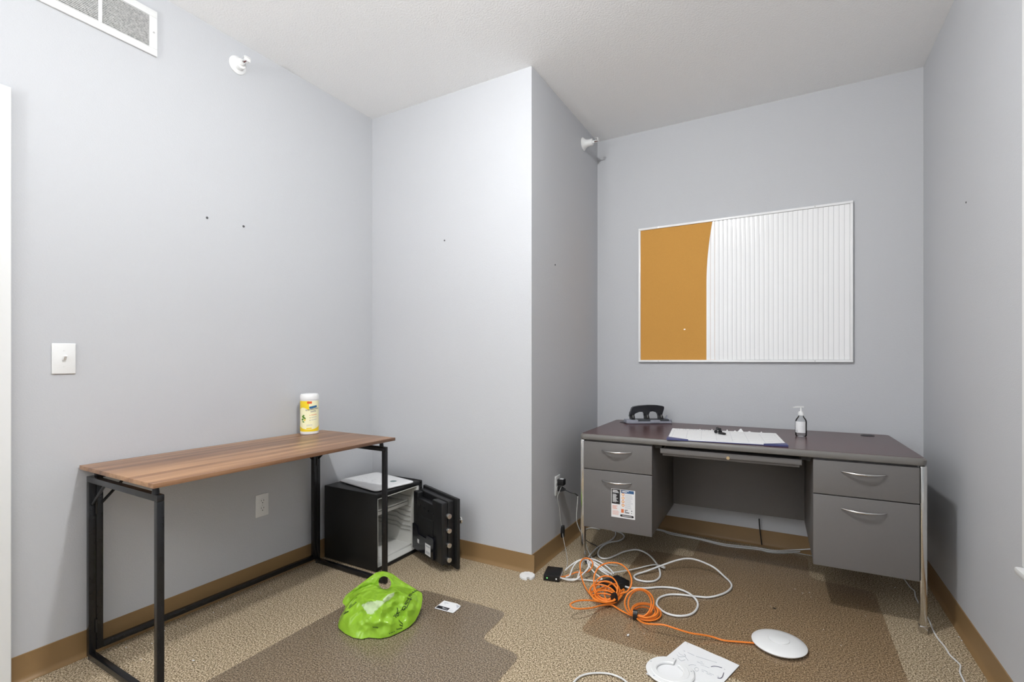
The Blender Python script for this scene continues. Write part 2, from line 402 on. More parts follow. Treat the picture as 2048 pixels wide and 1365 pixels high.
# added fill light: unseen uplighter behind the photographer, bouncing off the ceiling
t = root('fill_uplight', 'added fill uplighter behind the photographer, outside the picture', 'fill light', FILL_UPLIGHT)
m = MB(); m.lathe([(0, 0.001), (0.14, 0.001), (0.14, 0.014), (0.02, 0.026), (0, 0.026)], 36); part('base', m, 'black_metal', t)
m = MB(); m.cyl((0, 0, 0.026), (0, 0, 1.23), 0.012, n=14); part('pole', m, 'black_metal', t)
m = MB(); m.lathe([(0, 1.23), (0.05, 1.24), (0.11, 1.28), (0.130, 1.33), (0.126, 1.33), (0.106, 1.285), (0.045, 1.247), (0, 1.237)], 40); part('bowl', m, 'black_metal', t)
m = MB(); m.lathe([(0, 1.322), (0.1235, 1.322)], 40); part('bulb_disc', m, 'fill_uplight_glow', t)

# ------------------------------------------------------------------ things on the walls
# return air grille
GY0, GY1, GZ0, GZ1 = 0.02, 1.087, 2.477, 2.672
t = root('air_vent', 'white louvred air return grille with grey dust, high on the left wall', 'air vent', (XL, (GY0+GY1)/2, GZ0))
m = MB(); e = 0.03
for a in ((GY0, GY1, GZ0, GZ0+e), (GY0, GY1, GZ1-e, GZ1), (GY0, GY0+e, GZ0+e, GZ1-e), (GY1-e, GY1, GZ0+e, GZ1-e)): m.box(XL+0.0005, XL+0.009, *a, 0.0012)
part('frame', m, 'white_trim', t, True)
m = MB(); m.box(XL+0.0005, XL+0.0015, GY0+e, GY1-e, GZ0+e, GZ1-e); part('filter', m, 'vent_dust', t, True, label='dusty grey filter behind the louvres')
divs = [0.887-0.354*k for k in range(0, 3)]
for y in divs:
    m = MB(); m.box(XL+0.0016, XL+0.0095, y-0.008, y+0.004, GZ0+e, GZ1-e, 0.001); part('divider', m, 'white_trim', t, True)
edges = [GY1-e] + [q for y in divs for q in (y+0.004, y-0.008)] + [GY0+e]
sl = None; nsl = 20
for k in range(nsl):
    z = GZ0+e+(k+0.5)*(GZ1-GZ0-2*e)/nsl
    m = MB()
    for i in range(0, len(edges)-1, 2):
        y1, y0 = edges[i], edges[i+1]
        m.prism([(XL+0.0045, z+0.0008), (XL+0.0085, z-0.0020), (XL+0.0085, z+0.0000), (XL+0.0045, z+0.0022)], y0, y1, 'xz')
    part('louvre', m, 'dust_white', t, True, smooth=False)
for zz in (2.575,):
    m = MB(); m.cyl((XL+0.009, GY1-0.014, zz), (XL+0.0105, GY1-0.014, zz), 0.004); part('screw', m, 'steel', t, True)

def sprinkler(label, base, s=1.0, deep=1.0):
    t = root('fire_sprinkler', label, 'sprinkler', base, 0, 'white sidewall fire sprinklers')
    X = (1, 0, 0); d = deep
    flat = [(0, 0.0006), (0.043, 0.0006), (0.0435, 0.003), (0.041, 0.0055), (0.033, 0.009), (0.0275, 0.0105), (0.0265, 0.012), (0.0258, 0.030), (0.0235, 0.034), (0.013, 0.035), (0.012, 0.046), (0, 0.046)]
    m = MB(); m.lathe(flat if d == 1.0 else [(0, 0.0006), (0.043*s, 0.0006), (0.0435*s, 0.003), (0.041*s, 0.005), (0.031*s, 0.010*d), (0.0235*s, 0.020*d), (0.0215*s, 0.034*d), (0.022*s, 0.043*d), (0.0205*s, 0.047*d), (0.013*s, 0.048*d), (0, 0.046*d)], 40, (0, 0, 0), X)
    part('escutcheon', m, 'white_plastic', t)
    m = MB(); m.cyl((0.046*d, 0, 0), (0.056*d, 0, 0), 0.010*s, 0.0085*s, 12); part('body', m, 'white_plastic', t)
    a = 0.054*d
    for q in (-1, 1):
        m = MB(); m.tube([(a, 0.008*q*s, 0), (a+0.010, 0.012*q*s, 0), (a+0.022, 0.008*q*s, 0), (a+0.028, 0, 0)], 0.0022, 8); part('yoke_arm', m, 'white_plastic', t)
    m = MB(); m.cyl((a, 0, 0), (a+0.025, 0, 0), 0.0028, 0.0022, 10); part('glass_bulb', m, 'bulb_red', t)
    m = MB(); m.box(a+0.027, a+0.030, -0.016*s, 0.016*s, -0.004*s, 0.014*s, 0.0008); m.box(a+0.012, a+0.034, -0.015*s, 0.015*s, 0.014*s, 0.0165*s, 0.0006); part('deflector', m, 'white_plastic', t)
    return t
sprinkler('white round fire sprinkler high on the left wall, beside the vent', (XL, 1.446, 2.633))
sprinkler('white bell-shaped fire sprinkler on the column side above the desk', (XC, 3.125, 2.630), 1.0, 1.45)

def plate_geo(m, w_, h_, x0=0.0006, x1=0.0055, b=0.003):
    m.box(x0, x1, -w_/2, w_/2, -h_/2, h_/2, b, 3)
t = root('light_switch', 'white toggle light switch plate on the left wall', 'light switch', (XL, 0.774, 1.163))
m = MB(); plate_geo(m, 0.071, 0.117); part('plate', m, 'white_plastic', t)
m = MB(); m.box(0.0056, 0.0066, -0.0055, 0.0055, -0.0125, 0.0125, 0.0003); part('toggle_collar', m, 'dust_white', t)
m = MB(); m.prism([(0.0066, -0.005), (0.0066, 0.006), (0.020, 0.0135), (0.0215, 0.0085), (0.011, -0.005)], -0.0042, 0.0042, 'xz'); part('toggle', m, 'white_plastic', t)
for z in (-0.03, 0.03):
    m = MB(); m.cyl((0.0055, 0, z), (0.0064, 0, z), 0.003, n=12); part('screw', m, 'dust_white', t)

def outlet(label, loc):
    t = root('power_outlet', label, 'outlet', loc, 0, 'white duplex power outlets')
    m = MB(); plate_geo(m, 0.072, 0.117); part('plate', m, 'white_plastic', t)
    for s_ in (-1, 1):
        zc = 0.0195*s_
        m = MB(); pts = [(0.0165*max(-0.86, min(0.86, math.cos(k*PI/12)))/0.86, zc+0.0145*math.sin(k*PI/12)) for k in range(24)]
        m.prism(pts, 0.0056, 0.0072, 'yz'); fc = part('receptacle', m, 'white_plastic', t)
        for y, hh in ((-0.0063, 0.0036), (0.0063, 0.0044)):
            m = MB(); m.box(0.0072, 0.0074, y-0.0011, y+0.0011, zc+0.0030-hh/2, zc+0.0030+hh+0.002); part('slot', m, 'dark_void', fc)
        m = MB(); m.cyl((0.0072, 0, zc-0.0068), (0.0074, 0, zc-0.0068), 0.0026, n=12); part('slot', m, 'dark_void', fc)
    m = MB(); m.cyl((0.0055, 0, 0), (0.0063, 0, 0), 0.0028, n=12); part('screw', m, 'steel', t)
    return t
outlet('white duplex outlet low on the left wall under the folding table', (XL, 1.576, 0.400))
outlet('white duplex outlet on the column side with black plugs in it', (XC, 2.692, 0.405))

# anchors and nails left in the walls
def anchor(label, loc, ax, r=0.006):
    m = MB(); m.lathe([(0, 0.0004), (r, 0.0004), (r*0.9, 0.0022), (r*0.55, 0.0026), (r*0.45, 0.0012), (0, 0.0010)], 10, loc, ax)
    solo('wall_anchor', m, 'plate_hole', label, 'wall anchor')
mat('plate_hole', (0.09, 0.09, 0.095, 1), 0.6)
anchor('dark empty wall anchor on the left wall, nearer the vent', (XL, 1.300, 1.833), (1, 0, 0))
anchor('dark empty wall anchor on the left wall, nearer the column', (XL, 1.478, 1.835), (1, 0, 0))
anchor('small dark nail hole on the column front face', (-1.796, YC, 1.880), (0, -1, 0), 0.0055)
anchor('small dark nail hole on the shaded column side', (XC, 2.663, 1.729), (1, 0, 0), 0.005)
anchor('small screw mark on the right wall', (XR, 2.684, 1.812), (-1, 0, 0), 0.004)

# bulletin board: cork with a slatted white sliding sheet
BX0, BX1, BZ0, BZ1 = -0.902, 0.331, 1.146, 2.075
t = root('bulletin_board', 'white-framed cork board half covered by a white slatted sheet, above the desk', 'bulletin board', ((BX0+BX1)/2, YB, BZ0))
y1 = YB-0.0008; fw = 0.0145
m = MB(); m.box(BX0+0.004, BX1-0.004, YB-0.012, y1, BZ0+0.004, BZ1-0.004); part('backing', m, 'white_trim', t, True)
for a in ((BX0, BX1, BZ0, BZ0+fw), (BX0, BX1, BZ1-fw, BZ1), (BX0, BX0+fw, BZ0+fw, BZ1-fw), (BX1-fw, BX1, BZ0+fw, BZ1-fw)):
    m = MB(); m.box(a[0], a[1], YB-0.022, y1, a[2], a[3], 0.002); part('frame_rail', m, 'white_gloss', t, True)
m = MB(); m.box(BX0+fw, -0.40, YB-0.0135, YB-0.012, BZ0+fw, BZ1-fw); part('cork', m, 'cork', t, True, label='tan cork panel')
m = MB(); m.box(-0.40, BX1-fw, YB-0.0128, YB-0.012, BZ0+fw, BZ1-fw); part('sheet_backing', m, 'groove', t, True)
SX0, SX1, NS = -0.458, BX1-fw, 30
pitch = (SX1-SX0)/NS
def sheet_edge(z):
    k = max(0.0, (z-1.66)/(BZ1-fw-1.66)); return SX0 + 0.036*k**1.9
def slat(x0, x1, edge=False):
    m = MB(); nx, nz = 6, (18 if edge else 1); g = []
    for j in range(nz+1):
        z = BZ0+fw+0.001+(BZ1-BZ0-2*fw-0.002)*j/nz; row = []
        xa = max(x0, sheet_edge(z)) if edge else x0; xb = max(x1, xa+0.0004)
        for i in range(nx+1):
            q = i/nx; row.append(m.v((xa+(xb-xa)*q, YB-0.0142-0.0006*(1-(2*q-1)**2), z)))
        row += [m.v((xb, YB-0.0136, z)), m.v((xa, YB-0.0136, z))]
        g.append(row)
    for j in range(nz):
        for i in range(len(g[0])): k = (i+1) % len(g[0]); m.f([g[j][i], g[j][k], g[j+1][k], g[j+1][i]])
    m.f(g[0]); m.f(g[-1][::-1])
    return m
sl0 = None
for k in range(NS):
    x0 = SX0+k*pitch
    if k < 3: part('slat', slat(x0, x0+pitch-0.0011, k < 2), 'whiteboard', t, True, ang=60); continue
    if sl0 is None: sl0 = part('slat', slat(x0, x0+pitch-0.0011), 'whiteboard', t, True, ang=60); continue
    o = sl0.copy(); C.objects.link(o); o.location.x = (k-3)*pitch
for x, z in ((-0.765, BZ0+fw/2), (0.145, BZ0+fw/2), (-0.765, BZ1-fw/2), (0.145, BZ1-fw/2)):
    m = MB(); m.cyl((x, YB-0.022, z), (x, YB-0.0235, z), 0.004, n=12); part('screw', m, 'steel', t, True)
m = MB(); m.box(-0.600, -0.590, YB-0.0145, YB-0.0136, 1.362, 1.367); part('staple', m, 'steel', t, True)

# ------------------------------------------------------------------ chair mats
def chair_mat(label, pts, rad, mt='mat_plastic'):
    """lipped vinyl mat with rounded corners"""
    out = []; n = len(pts)
    for i in range(n):
        p0, p, p1 = Vector(pts[i-1]), Vector(pts[i]), Vector(pts[(i+1) % n])
        a = (p0-p); b = (p1-p); r = min(rad, a.length*0.45, b.length*0.45); a.normalize(); b.normalize()
        A, B = p+a*r, p+b*r
        for k in range(7):
            q = k/6; out.append(tuple((A*(1-q)**2+p*2*q*(1-q)+B*q*q)))
    m = MB(); m.prism(out, 0.0006, 0.0032)
    return solo('chair_mat', m, mt, label, 'chair mat', 'clear plastic chair mats on the carpet', smooth=False)
chair_mat('translucent plastic chair mat under the green bag', [(-1.817, 0.70), (-0.905, 0.70), (-0.905, 1.676), (-1.104, 1.690), (-1.112, 1.930), (-1.600, 1.915), (-1.615, 1.680), (-1.812, 1.670)], 0.05)
chair_mat('translucent brownish chair mat under the grey desk', [(-0.768, 1.945), (0.381, 1.93), (0.377, 3.0), (0.105, 3.02), (0.105, 3.345), (-0.483, 3.325), (-0.483, 3.0), (-0.765, 2.99)], 0.05, 'mat_brown')

# ------------------------------------------------------------------ folding table
TX, TY, TRZ = -2.092, 1.377, math.radians(-0.6)
t = root('folding_table', 'narrow walnut-topped folding table with black steel frame along the left wall', 'table', (TX, TY, 0), TRZ)
TL, TD, TZ = 1.122, 0.576, 0.7495
m = MB(); m.box(-TD/2, TD/2, -TL/2, TL/2, TZ-0.0155, TZ, 0.0012, 2); part('tabletop', m, 'walnut', t)
b = 0.0220; FT = 0.708                                    # tube size, frame top
xb, xf = -0.262, 0.262                                    # back and front of the end frames
for s_, yy in ((-1, -0.537), (1, 0.499)):
    y0, y1 = yy-b/2, yy+b/2
    y0, y1 = (yy-b/2, yy+b/2)
    m = MB(); m.box(xb, xb+b, y0, y1, 0.012, FT-b, 0.0015); part('leg', m, 'black_metal', t)
    m = MB(); m.box(xf, xf+b, y0, y1, 0.004, FT-b, 0.0015); part('leg', m, 'black_metal', t)
    m = MB(); m.box(xb, xf+b, y0, y1, FT-b, FT, 0.0015); part('top_rail', m, 'black_metal', t)
    m = MB(); m.box(xb+b, xf, y0, y1, 0.004, 0.004+b, 0.0015); part('floor_rail', m, 'black_metal', t)
    m = MB(); m.lathe([(0, 0), (0.010, 0), (0.010, 0.006), (0.006, 0.010), (0, 0.010)], 14, (xb+b/2, yy, 0.002)); part('foot', m, 'black_plastic', t)
    m = MB(); m.lathe([(0, FT), (0.0115, FT), (0.0085, TZ-0.0157), (0, TZ-0.0157)], 16, (xf-0.012, yy, 0)); part('peg', m, 'black_plastic', t)
    # rear posts of the middle frame, hinged to the back legs
    yp = yy - s_*(b+0.0015)
    m = MB(); m.box(xb, xb+b, yp-b/2, yp+b/2, 0.03, FT+0.012, 0.0015); part('rear_post', m, 'black_metal', t)
    for z in (0.10, 0.56):
        m = MB(); m.cyl((xb+b+0.002, yy-s_*(b/2+0.0008), z), (xb+b+0.002, yy-s_*(b/2+0.0008), z+0.05), 0.004, n=10); part('hinge', m, 'black_metal', t)
    m = MB(); m.tube([(xb+b, yy, 0.598), (xb+b+0.105, yy, FT-b)], 0.0055, 10, smooth=False); part('brace', m, 'black_metal', t)
    m = MB(); m.tube([(xb+b/2, yp-s_*b/2, 0.598), (xb+b/2, yp-s_*(b/2+0.125), TZ-0.017)], 0.0055, 10, smooth=False); part('brace', m, 'black_metal', t)
m = MB(); m.box(xb, xb+b, -0.5020, 0.4640, 0.030, 0.030+b, 0.0015); part('rear_rail', m, 'black_metal', t)
m = MB(); m.box(xb, xb+b, -0.5020, 0.4640, FT-b+0.012, FT+0.012, 0.0015); part('rear_rail', m, 'black_metal', t)

# canister of wipes
t = root('wipes_canister', 'white and yellow canister of disinfecting wipes on the folding table', 'canister', (-2.305, 1.800, TZ))
R_ = 0.0475
m = MB(); m.lathe([(0, 0.0006), (R_-0.004, 0.0006), (R_, 0.006), (R_, 0.190), (0, 0.190)], 48); part('body', m, 'white_plastic', t)
m = MB(); m.lathe([(0, 0.1905), (R_+0.0015, 0.1905), (R_+0.0022, 0.196), (R_+0.0018, 0.214), (R_-0.003, 0.222), (R_-0.008, 0.2225), (R_-0.010, 0.2205), (0, 0.2205)], 48); part('lid', m, 'white_plastic', t)
def on_can(a, z, off): return ((R_+off)*math.cos(a), (R_+off)*math.sin(a), z)
CAMA = math.atan2(-1.800, 2.305)                     # direction in which the camera sees the label
def can_patch(a0, a1, z0, z1, off, mt, nm, top=None, bot=None, n=28):
    m = MB(); nz = 6; g = []
    for i in range(n+1):
        q = i/n; a = CAMA+a0+(a1-a0)*q; zb = bot(q) if bot else z0; zt = top(q) if top else z1
        g.append([m.v(on_can(a, zb+(zt-zb)*j/nz, off)) for j in range(nz+1)])
    for i in range(n):
        for j in range(nz): m.f([g[i][j], g[i+1][j], g[i+1][j+1], g[i][j+1]])
    return part(nm, m, mt, t)
lab = can_patch(-1.9, 1.9, 0.018, 0.186, 0.0004, 'label_pale', 'label')
def sub(nm, m, mt): return part(nm, m, mt, lab)
def can_print(vs, fs, ac, zc, off, rot, mt, nm):
    m = MB(); c_, s_ = math.cos(rot), math.sin(rot); vv = []
    for x, y, _ in vs:
        X_, Y_ = x*c_-y*s_, x*s_+y*c_
        vv.append(on_can(CAMA+ac+X_/R_, zc+Y_, off))
    add_polys(m, vv, fs); o = part(nm, m, mt, lab, smooth=False); return o
def rect_polys(w_, h_, n=6):
    vs = []; fs = []
    for i in range(n+1): vs += [(-w_/2+w_*i/n, -h_/2, 0), (-w_/2+w_*i/n, h_/2, 0)]
    for i in range(n): fs.append((2*i, 2*i+2, 2*i+3, 2*i+1))
    return vs, fs
can_patch(-1.9, -0.05, 0.12, 0.185, 0.0007, 'label_yellow', 'label_band', bot=lambda q: 0.105+0.03*math.sin(q*3.0)+0.025*q).parent = lab
can_patch(-1.9, 1.9, 0.019, 0.05, 0.0007, 'label_yellow', 'label_band', top=lambda q: 0.030+0.035*(2*q-1)**2).parent = lab
can_print(*rect_polys(0.024, 0.0125), 0.0, 0.177, 0.0011, 0, 'label_orange', 'print')
can_print(*rect_polys(0.042, 0.012), 0.42, 0.152, 0.0011, 0.16, 'label_blue', 'print')
can_print(*text_polys('DISINFECTING', 0.0115), 0.36, 0.1395, 0.0012, 0.14, 'label_navy', 'lettering')
can_print(*text_polys('WIPES', 0.0115), 0.42, 0.1275, 0.0012, 0.14, 'label_navy', 'lettering')
for k in range(3):
    can_print(*rect_polys(0.032, 0.0022), 0.50, 0.110-k*0.0135, 0.0011, 0.1, 'label_orange' if k == 0 else 'faint_ink', 'print')
    can_print(*rect_polys(0.0035, 0.0030, 1), 0.05, 0.1075-k*0.0135, 0.0011, 0.5, 'label_orange' if k == 0 else 'label_navy', 'print')
for k, (a, z, w_, h_, r_) in enumerate([(-0.72, 0.103, 0.020, 0.010, 0.7), (-0.60, 0.094, 0.022, 0.010, -0.5), (-0.80, 0.085, 0.014, 0.012, 0.2), (-0.52, 0.082, 0.010, 0.008, 0.9), (-0.70, 0.072, 0.014, 0.007, -0.3)]):
    can_print([(w_/2*math.cos(q*PI/6), h_/2*math.sin(q*PI/6), 0) for q in range(12)], [tuple(range(12))], a, z, 0.0011, r_, 'label_green' if k != 3 else 'label_yellow', 'print')
for k in range(2): can_print(*rect_polys(0.03, 0.0016), -0.02, 0.056-k*0.006, 0.0011, 0.05, 'faint_ink', 'print')
can_print(*rect_polys(0.026, 0.006), -0.05, 0.036, 0.0011, 0.05, 'label_yellow', 'print')

# ------------------------------------------------------------------ the open safe
SXa, SXb, SYa, SYb, SZ = -2.362, -1.945, 1.945, 2.330, 0.425
t = root('safe', 'black steel safe standing open beside the folding table, white lined inside', 'safe', ((SXa+SXb)/2, (SYa+SYb)/2, 0))
m = MB()
iy0, iy1, iz0, iz1 = SYa+0.012, SYb-0.030, 0.022, 0.398
m.box(SXa, SXb, SYa, iy0, 0.002, SZ, 0.0055, 2); m.box(SXa, SXb, iy1, SYb, 0.002, SZ, 0.0055, 2)
m.box(SXa, SXb, SYa+0.001, SYb-0.001, iz1, SZ, 0.009, 3); m.box(SXa, SXb, SYa+0.001, SYb-0.001, 0.002, iz0, 0.006, 2); m.box(SXa, SXa+0.03, SYa+0.004, SYb-0.004, iz0, iz1)
part('body', m, 'black_safe', t, True)
m = MB(); lx = 0.004; bx = SXa+0.031; fx = SXb-0.003
m.box(bx, fx, iy0, iy0+lx, iz0, iz1); m.box(bx, fx, iy1-lx, iy1, iz0, iz1); m.box(bx, fx, iy0, iy1, iz0, iz0+lx); m.box(bx, fx, iy0, iy1, iz1-lx, iz1); m.box(bx, bx+lx, iy0, iy1, iz0, iz1)
m.box(bx+0.03, fx-0.055, iy0+lx, iy1-lx, iz0+lx, iz0+0.016, 0.003)
m.box(fx-0.045, fx, iy1-lx-0.012, iy1-lx, iz0+lx, iz1-lx, 0.003)
part('liner', m, 'safe_liner', t, True)
m = MB(); m.box(bx+0.01, fx-0.075, iy0+lx+0.001, iy1-lx-0.008, 0.292, 0.300, 0.002); m.box(fx-0.085, fx-0.075, iy0+lx+0.001, iy1-lx-0.008, 0.274, 0.306, 0.002); part('shelf', m, 'safe_liner', t, True)
for z in (0.325, 0.262, 0.232, 0.202, 0.172, 0.142, 0.118):
    m = MB(); m.tube([(bx+0.012, iy1-lx-0.003, z+0.012), (fx-0.17, iy1-lx-0.003, z+0.012), (fx-0.14, iy1-lx-0.003, z), (fx-0.06, iy1-lx-0.003, z)], 0.0038, 6, smooth=False); part('rib', m, 'liner_rib', t, True)
m = MB(); m.box(SXb-0.02, SXb+0.004, SYb-0.030, SYb-0.006, 0.30, 0.39, 0.003); m.box(SXb-0.02, SXb+0.004, SYb-0.030, SYb-0.006, 0.04, 0.12, 0.003); part('hinge', m, 'black_safe', t, True)
# door: swung open on the hinge next to the column
hx, hy = -1.936, 2.322; th = math.radians(-22.8)
MD = Matrix.Translation((hx, hy, 0)) @ Matrix.Rotation(th, 4, 'Z') @ Matrix.Scale(-1, 4, (0, 1, 0))   # local: x along the door, y towards its inner side, z up
def dm(): q = MB(); q.M = MD; return q
m = dm(); m.box(0.004, 0.400, -0.020, 0, 0.014, 0.398, 0.003)
dr = part('door', m, 'black_safe', t, True)
m = dm(); zb, zt, b0, b1 = 0.032, 0.386, 0.0005, 0.078
m.box(0.030, 0.372, b0, 0.040, zb, zt, 0.006, 3)
m.box(0.030, 0.085, 0.040, b1, zb+0.012, zt-0.004, 0.007, 3); m.box(0.262, 0.372, 0.040, b1, zb+0.012, zt-0.004, 0.007, 3); m.box(0.075, 0.275, 0.040, b1, zb+0.012, zt-0.034, 0.007, 3)
part('inner_panel', m, 'black_plastic', dr, True)
m = dm(); m.prism([(0.045, 0.052), (0.295, 0.052), (0.300, 0.160), (0.292, 0.172), (0.225, 0.172), (0.215, 0.150), (0.120, 0.150), (0.105, 0.168), (0.098, 0.190), (0.045, 0.195)], b1, b1+0.013, 'xz'); part('pocket', m, 'black_gloss', dr, True)
m = dm(); m.box(0.080, 0.275, b1, b1+0.0014, 0.150, 0.262, 0.0006); m.box(0.095, 0.262, b1+0.0014, b1+0.003, 0.145, 0.250, 0.0006); part('recess_plate', m, 'dark_void', dr, True)
for k in range(5):
    m = dm(); m.cyl((0.065+k*0.052, b1, 0.318-0.004*k), (0.065+k*0.052, b1+0.003, 0.318-0.004*k), 0.004, n=10); part('rivet', m, 'black_gloss', dr, True)
for z in (0.309, 0.230, 0.151, 0.072):
    m = dm(); m.lathe([(0, 0.372), (0.0135, 0.372), (0.0135, 0.389), (0.0125, 0.3905), (0.009, 0.391), (0, 0.391)], 20, (0, 0.040, z), (1, 0, 0)); part('bolt', m, 'steel', dr, True)
m = dm(); m.box(0.205, 0.268, b1+0.0132, b1+0.0138, 0.062, 0.125); st = part('sticker', m, 'paper', dr, True, label='white label with printed lines')
m = dm(); m.box(0.110, 0.130, b1+0.0132, b1+0.0138, 0.098, 0.120); part('sticker', m, 'paper', dr, True)
m = dm(); m.box(0.213, 0.262, b1+0.0139, b1+0.0143, 0.108, 0.116); m.box(0.214, 0.260, b1+0.0139, b1+0.0143, 0.070, 0.085); part('print', m, 'faint_ink', dr, True)
m = dm(); m.lathe([(0, 0), (0.022, 0), (0.024, 0.006), (0.016, 0.012), (0.012, 0.022), (0.020, 0.028), (0.021, 0.036), (0.016, 0.040), (0, 0.040)], 22, (0.345, -0.020, 0.262), (0, -1, 0)); part('handle', m, 'chrome', dr, True)
# white plate lying on the safe
t = root('plastic_tray', 'flat white rounded plastic panel with a grey oval mark, lying on the safe', 'plastic panel', (-2.140, 2.140, SZ+0.0008), math.radians(-10.5))
m = MB(); pts = []
for cx_, cy_, a0 in ((0.165, 0.112, 0), (-0.165, 0.112, 90), (-0.165, -0.112, 180), (0.165, -0.112, 270)):
    for k in range(7): a = math.radians(a0+15*k); pts.append((cx_+0.026*math.cos(a), cy_+0.026*math.sin(a)))
def inset(d): return [(p[0]*(1-d/0.19), p[1]*(1-d/0.138)) for p in pts]
rows = [(inset(0.010), 0.0), (inset(0.001), 0.005), (pts, 0.009), (inset(0.004), 0.013), (inset(0.022), 0.0155)]
g = [[m.v((p[0], p[1], z)) for p in r] for r, z in rows]; n = len(pts)
for j in range(len(g)-1):
    for i in range(n): m.f([g[j][i], g[j][(i+1) % n], g[j+1][(i+1) % n], g[j+1][i]])
m.f(g[0][::-1]); m.f(g[-1]); part('panel', m, 'white_gloss', t)
m = MB(); m.box(-0.135, -0.105, 0.134, 0.150, 0.006, 0.014, 0.002); part('tab', m, 'white_gloss', t)
m = MB(); m.lathe([(0, 0.0156), (0.019, 0.0156), (0.019, 0.0162), (0, 0.0162)], 28, (0.105, 0.045, 0)); part('logo', m, 'plate_logo', t)
m = MB()
for k in range(26):
    x, y = random.uniform(-0.12, 0.05), random.uniform(-0.075, 0.06); m.box(x, x+random.uniform(0.004, 0.018), y, y+0.0016, 0.0156, 0.0159)
part('print', m, 'faint_ink', t)

# ------------------------------------------------------------------ the desk
DX, DY, DRZ = -0.263, 2.975, math.radians(1.55)
t = root('desk', 'grey steel office desk with dark wood top, two drawer pedestals and chrome legs', 'desk', (DX, DY, 0), DRZ)
DW, DD, DZ = 1.536, 0.748, 0.745
def rrect(w_, d_, r, n=6):
    o = []
    for cx_, cy_, a0 in ((w_/2-r, d_/2-r, 0), (-w_/2+r, d_/2-r, 90), (-w_/2+r, -d_/2+r, 180), (w_/2-r, -d_/2+r, 270)):
        for k in range(n+1): a = math.radians(a0+90*k/n); o.append((cx_+r*math.cos(a), cy_+r*math.sin(a)))
    return o
m = MB(); g = []
for d_, z in ((0.010, DZ-0.034), (0.002, DZ-0.030), (0, DZ-0.022), (0, DZ-0.010), (0.004, DZ-0.003), (0.008, DZ-0.0008)):
    g.append([m.v((x, y, z)) for x, y in rrect(DW-2*d_, DD-2*d_, 0.028)])
n = len(g[0])
for j in range(len(g)-1):
    for i in range(n): m.f([g[j][i], g[j][(i+1) % n], g[j+1][(i+1) % n], g[j+1][i]])
m.f(g[0][::-1]); m.f(g[-1]); part('edge_band', m, 'desk_edge', t)
m = MB(); m.prism(rrect(DW-0.018, DD-0.018, 0.024), DZ-0.0007, DZ); tp = part('desktop', m, 'mahogany', t)
for x, y in ((0.655, 0.282), (-0.672, 0.235)):
    m = MB(); m.lathe([(0, DZ+0.0003), (0.030, DZ+0.0003), (0.032, DZ+0.0008), (0.030, DZ+0.0024), (0.024, DZ+0.0026), (0.023, DZ+0.0012), (0, DZ+0.0012)], 28, (x, y, 0)); gr = part('cable_grommet', m, 'black_plastic', t)
F = -0.362
def handle(xa, xb_, z):
    m = MB(); xm = (xa+xb_)/2; n = 14; pts = []
    for k in range(n+1):
        q = k/n; a = q*2-1
        pts.append((xa+(xb_-xa)*q, F-0.004-0.026*(1-a*a), z+0.002-0.0035*(1-a*a)))
    # flattened bow
    rings = []
    for k, p in enumerate(pts):
        q = k/n; hw = 0.0035+0.0035*math.sin(PI*q); th_ = 0.0022+0.002*math.sin(PI*q)
        rings.append([m.v((p[0], p[1]+th_*math.cos(a)*1.4, p[2]+hw*math.sin(a)*0.8)) for a in [2*PI*i/10 for i in range(10)]])
    for k in range(n):
        for i in range(10): m.f([rings[k][i], rings[k][(i+1) % 10], rings[k+1][(i+1) % 10], rings[k+1][i]])
    m.f(rings[0]); m.f(rings[-1])
    return m
for x0, x1, ha, hb in ((-0.747, -0.367, -0.640, -0.475), (0.358, 0.742, 0.464, 0.629)):
    m = MB(); m.box(x0+0.002, x1-0.002, F+0.022, 0.298, 0.222, DZ-0.036, 0.002); part('pedestal', m, 'desk_grey', t)
    for z0, z1, hz in ((0.5495, 0.7035, 0.658), (0.2215, 0.5455, 0.492)):
        m = MB(); m.box(x0, x1, F, F+0.021, z0, z1, 0.0022, 3); d_ = part('drawer', m, 'desk_grey', t)
        part('handle', handle(ha, hb, hz), 'chrome', d_, ang=60)
m = MB(); m.box(-0.367, 0.358, 0.270, 0.288, 0.238, DZ-0.036, 0.001); part('modesty_panel', m, 'desk_grey', t)
m = MB(); m.box(-0.327, 0.315, -0.352, -0.338, 0.668, 0.695, 0.003, 3); m.box(-0.318, 0.306, -0.338, 0.05, 0.655, 0.690, 0.002); cd = part('pencil_drawer', m, 'desk_grey', t)
m = MB(); m.cyl((0.0, -0.353, 0.6735), (0.0, -0.357, 0.6735), 0.009, 0.008, 16); part('lock', m, 'brass', cd)
m = MB(); m.box(-0.360, -0.322, -0.33, 0.05, 0.690, 0.706); m.box(0.311, 0.352, -0.33, 0.05, 0.690, 0.706); part('drawer_slide', m, 'black_metal', t)
for sx in (-1, 1):
    for yy in (-0.340, 0.330):
        m = MB(); xc = sx*0.7565
        m.box(xc-0.0125, xc+0.0125, yy-0.014, yy+0.014, 0.0, DZ-0.0345, 0.005, 3)
        m.box(xc-0.0145, xc+0.0145, yy-0.016, yy+0.016, 0.0005, 0.035, 0.004, 2)
        part('leg', m, 'chrome', t)
def desk_pt(x, y, z=DZ):
    c_, s_ = math.cos(DRZ), math.sin(DRZ); return (DX+x*c_-y*s_, DY+x*s_+y*c_, z)

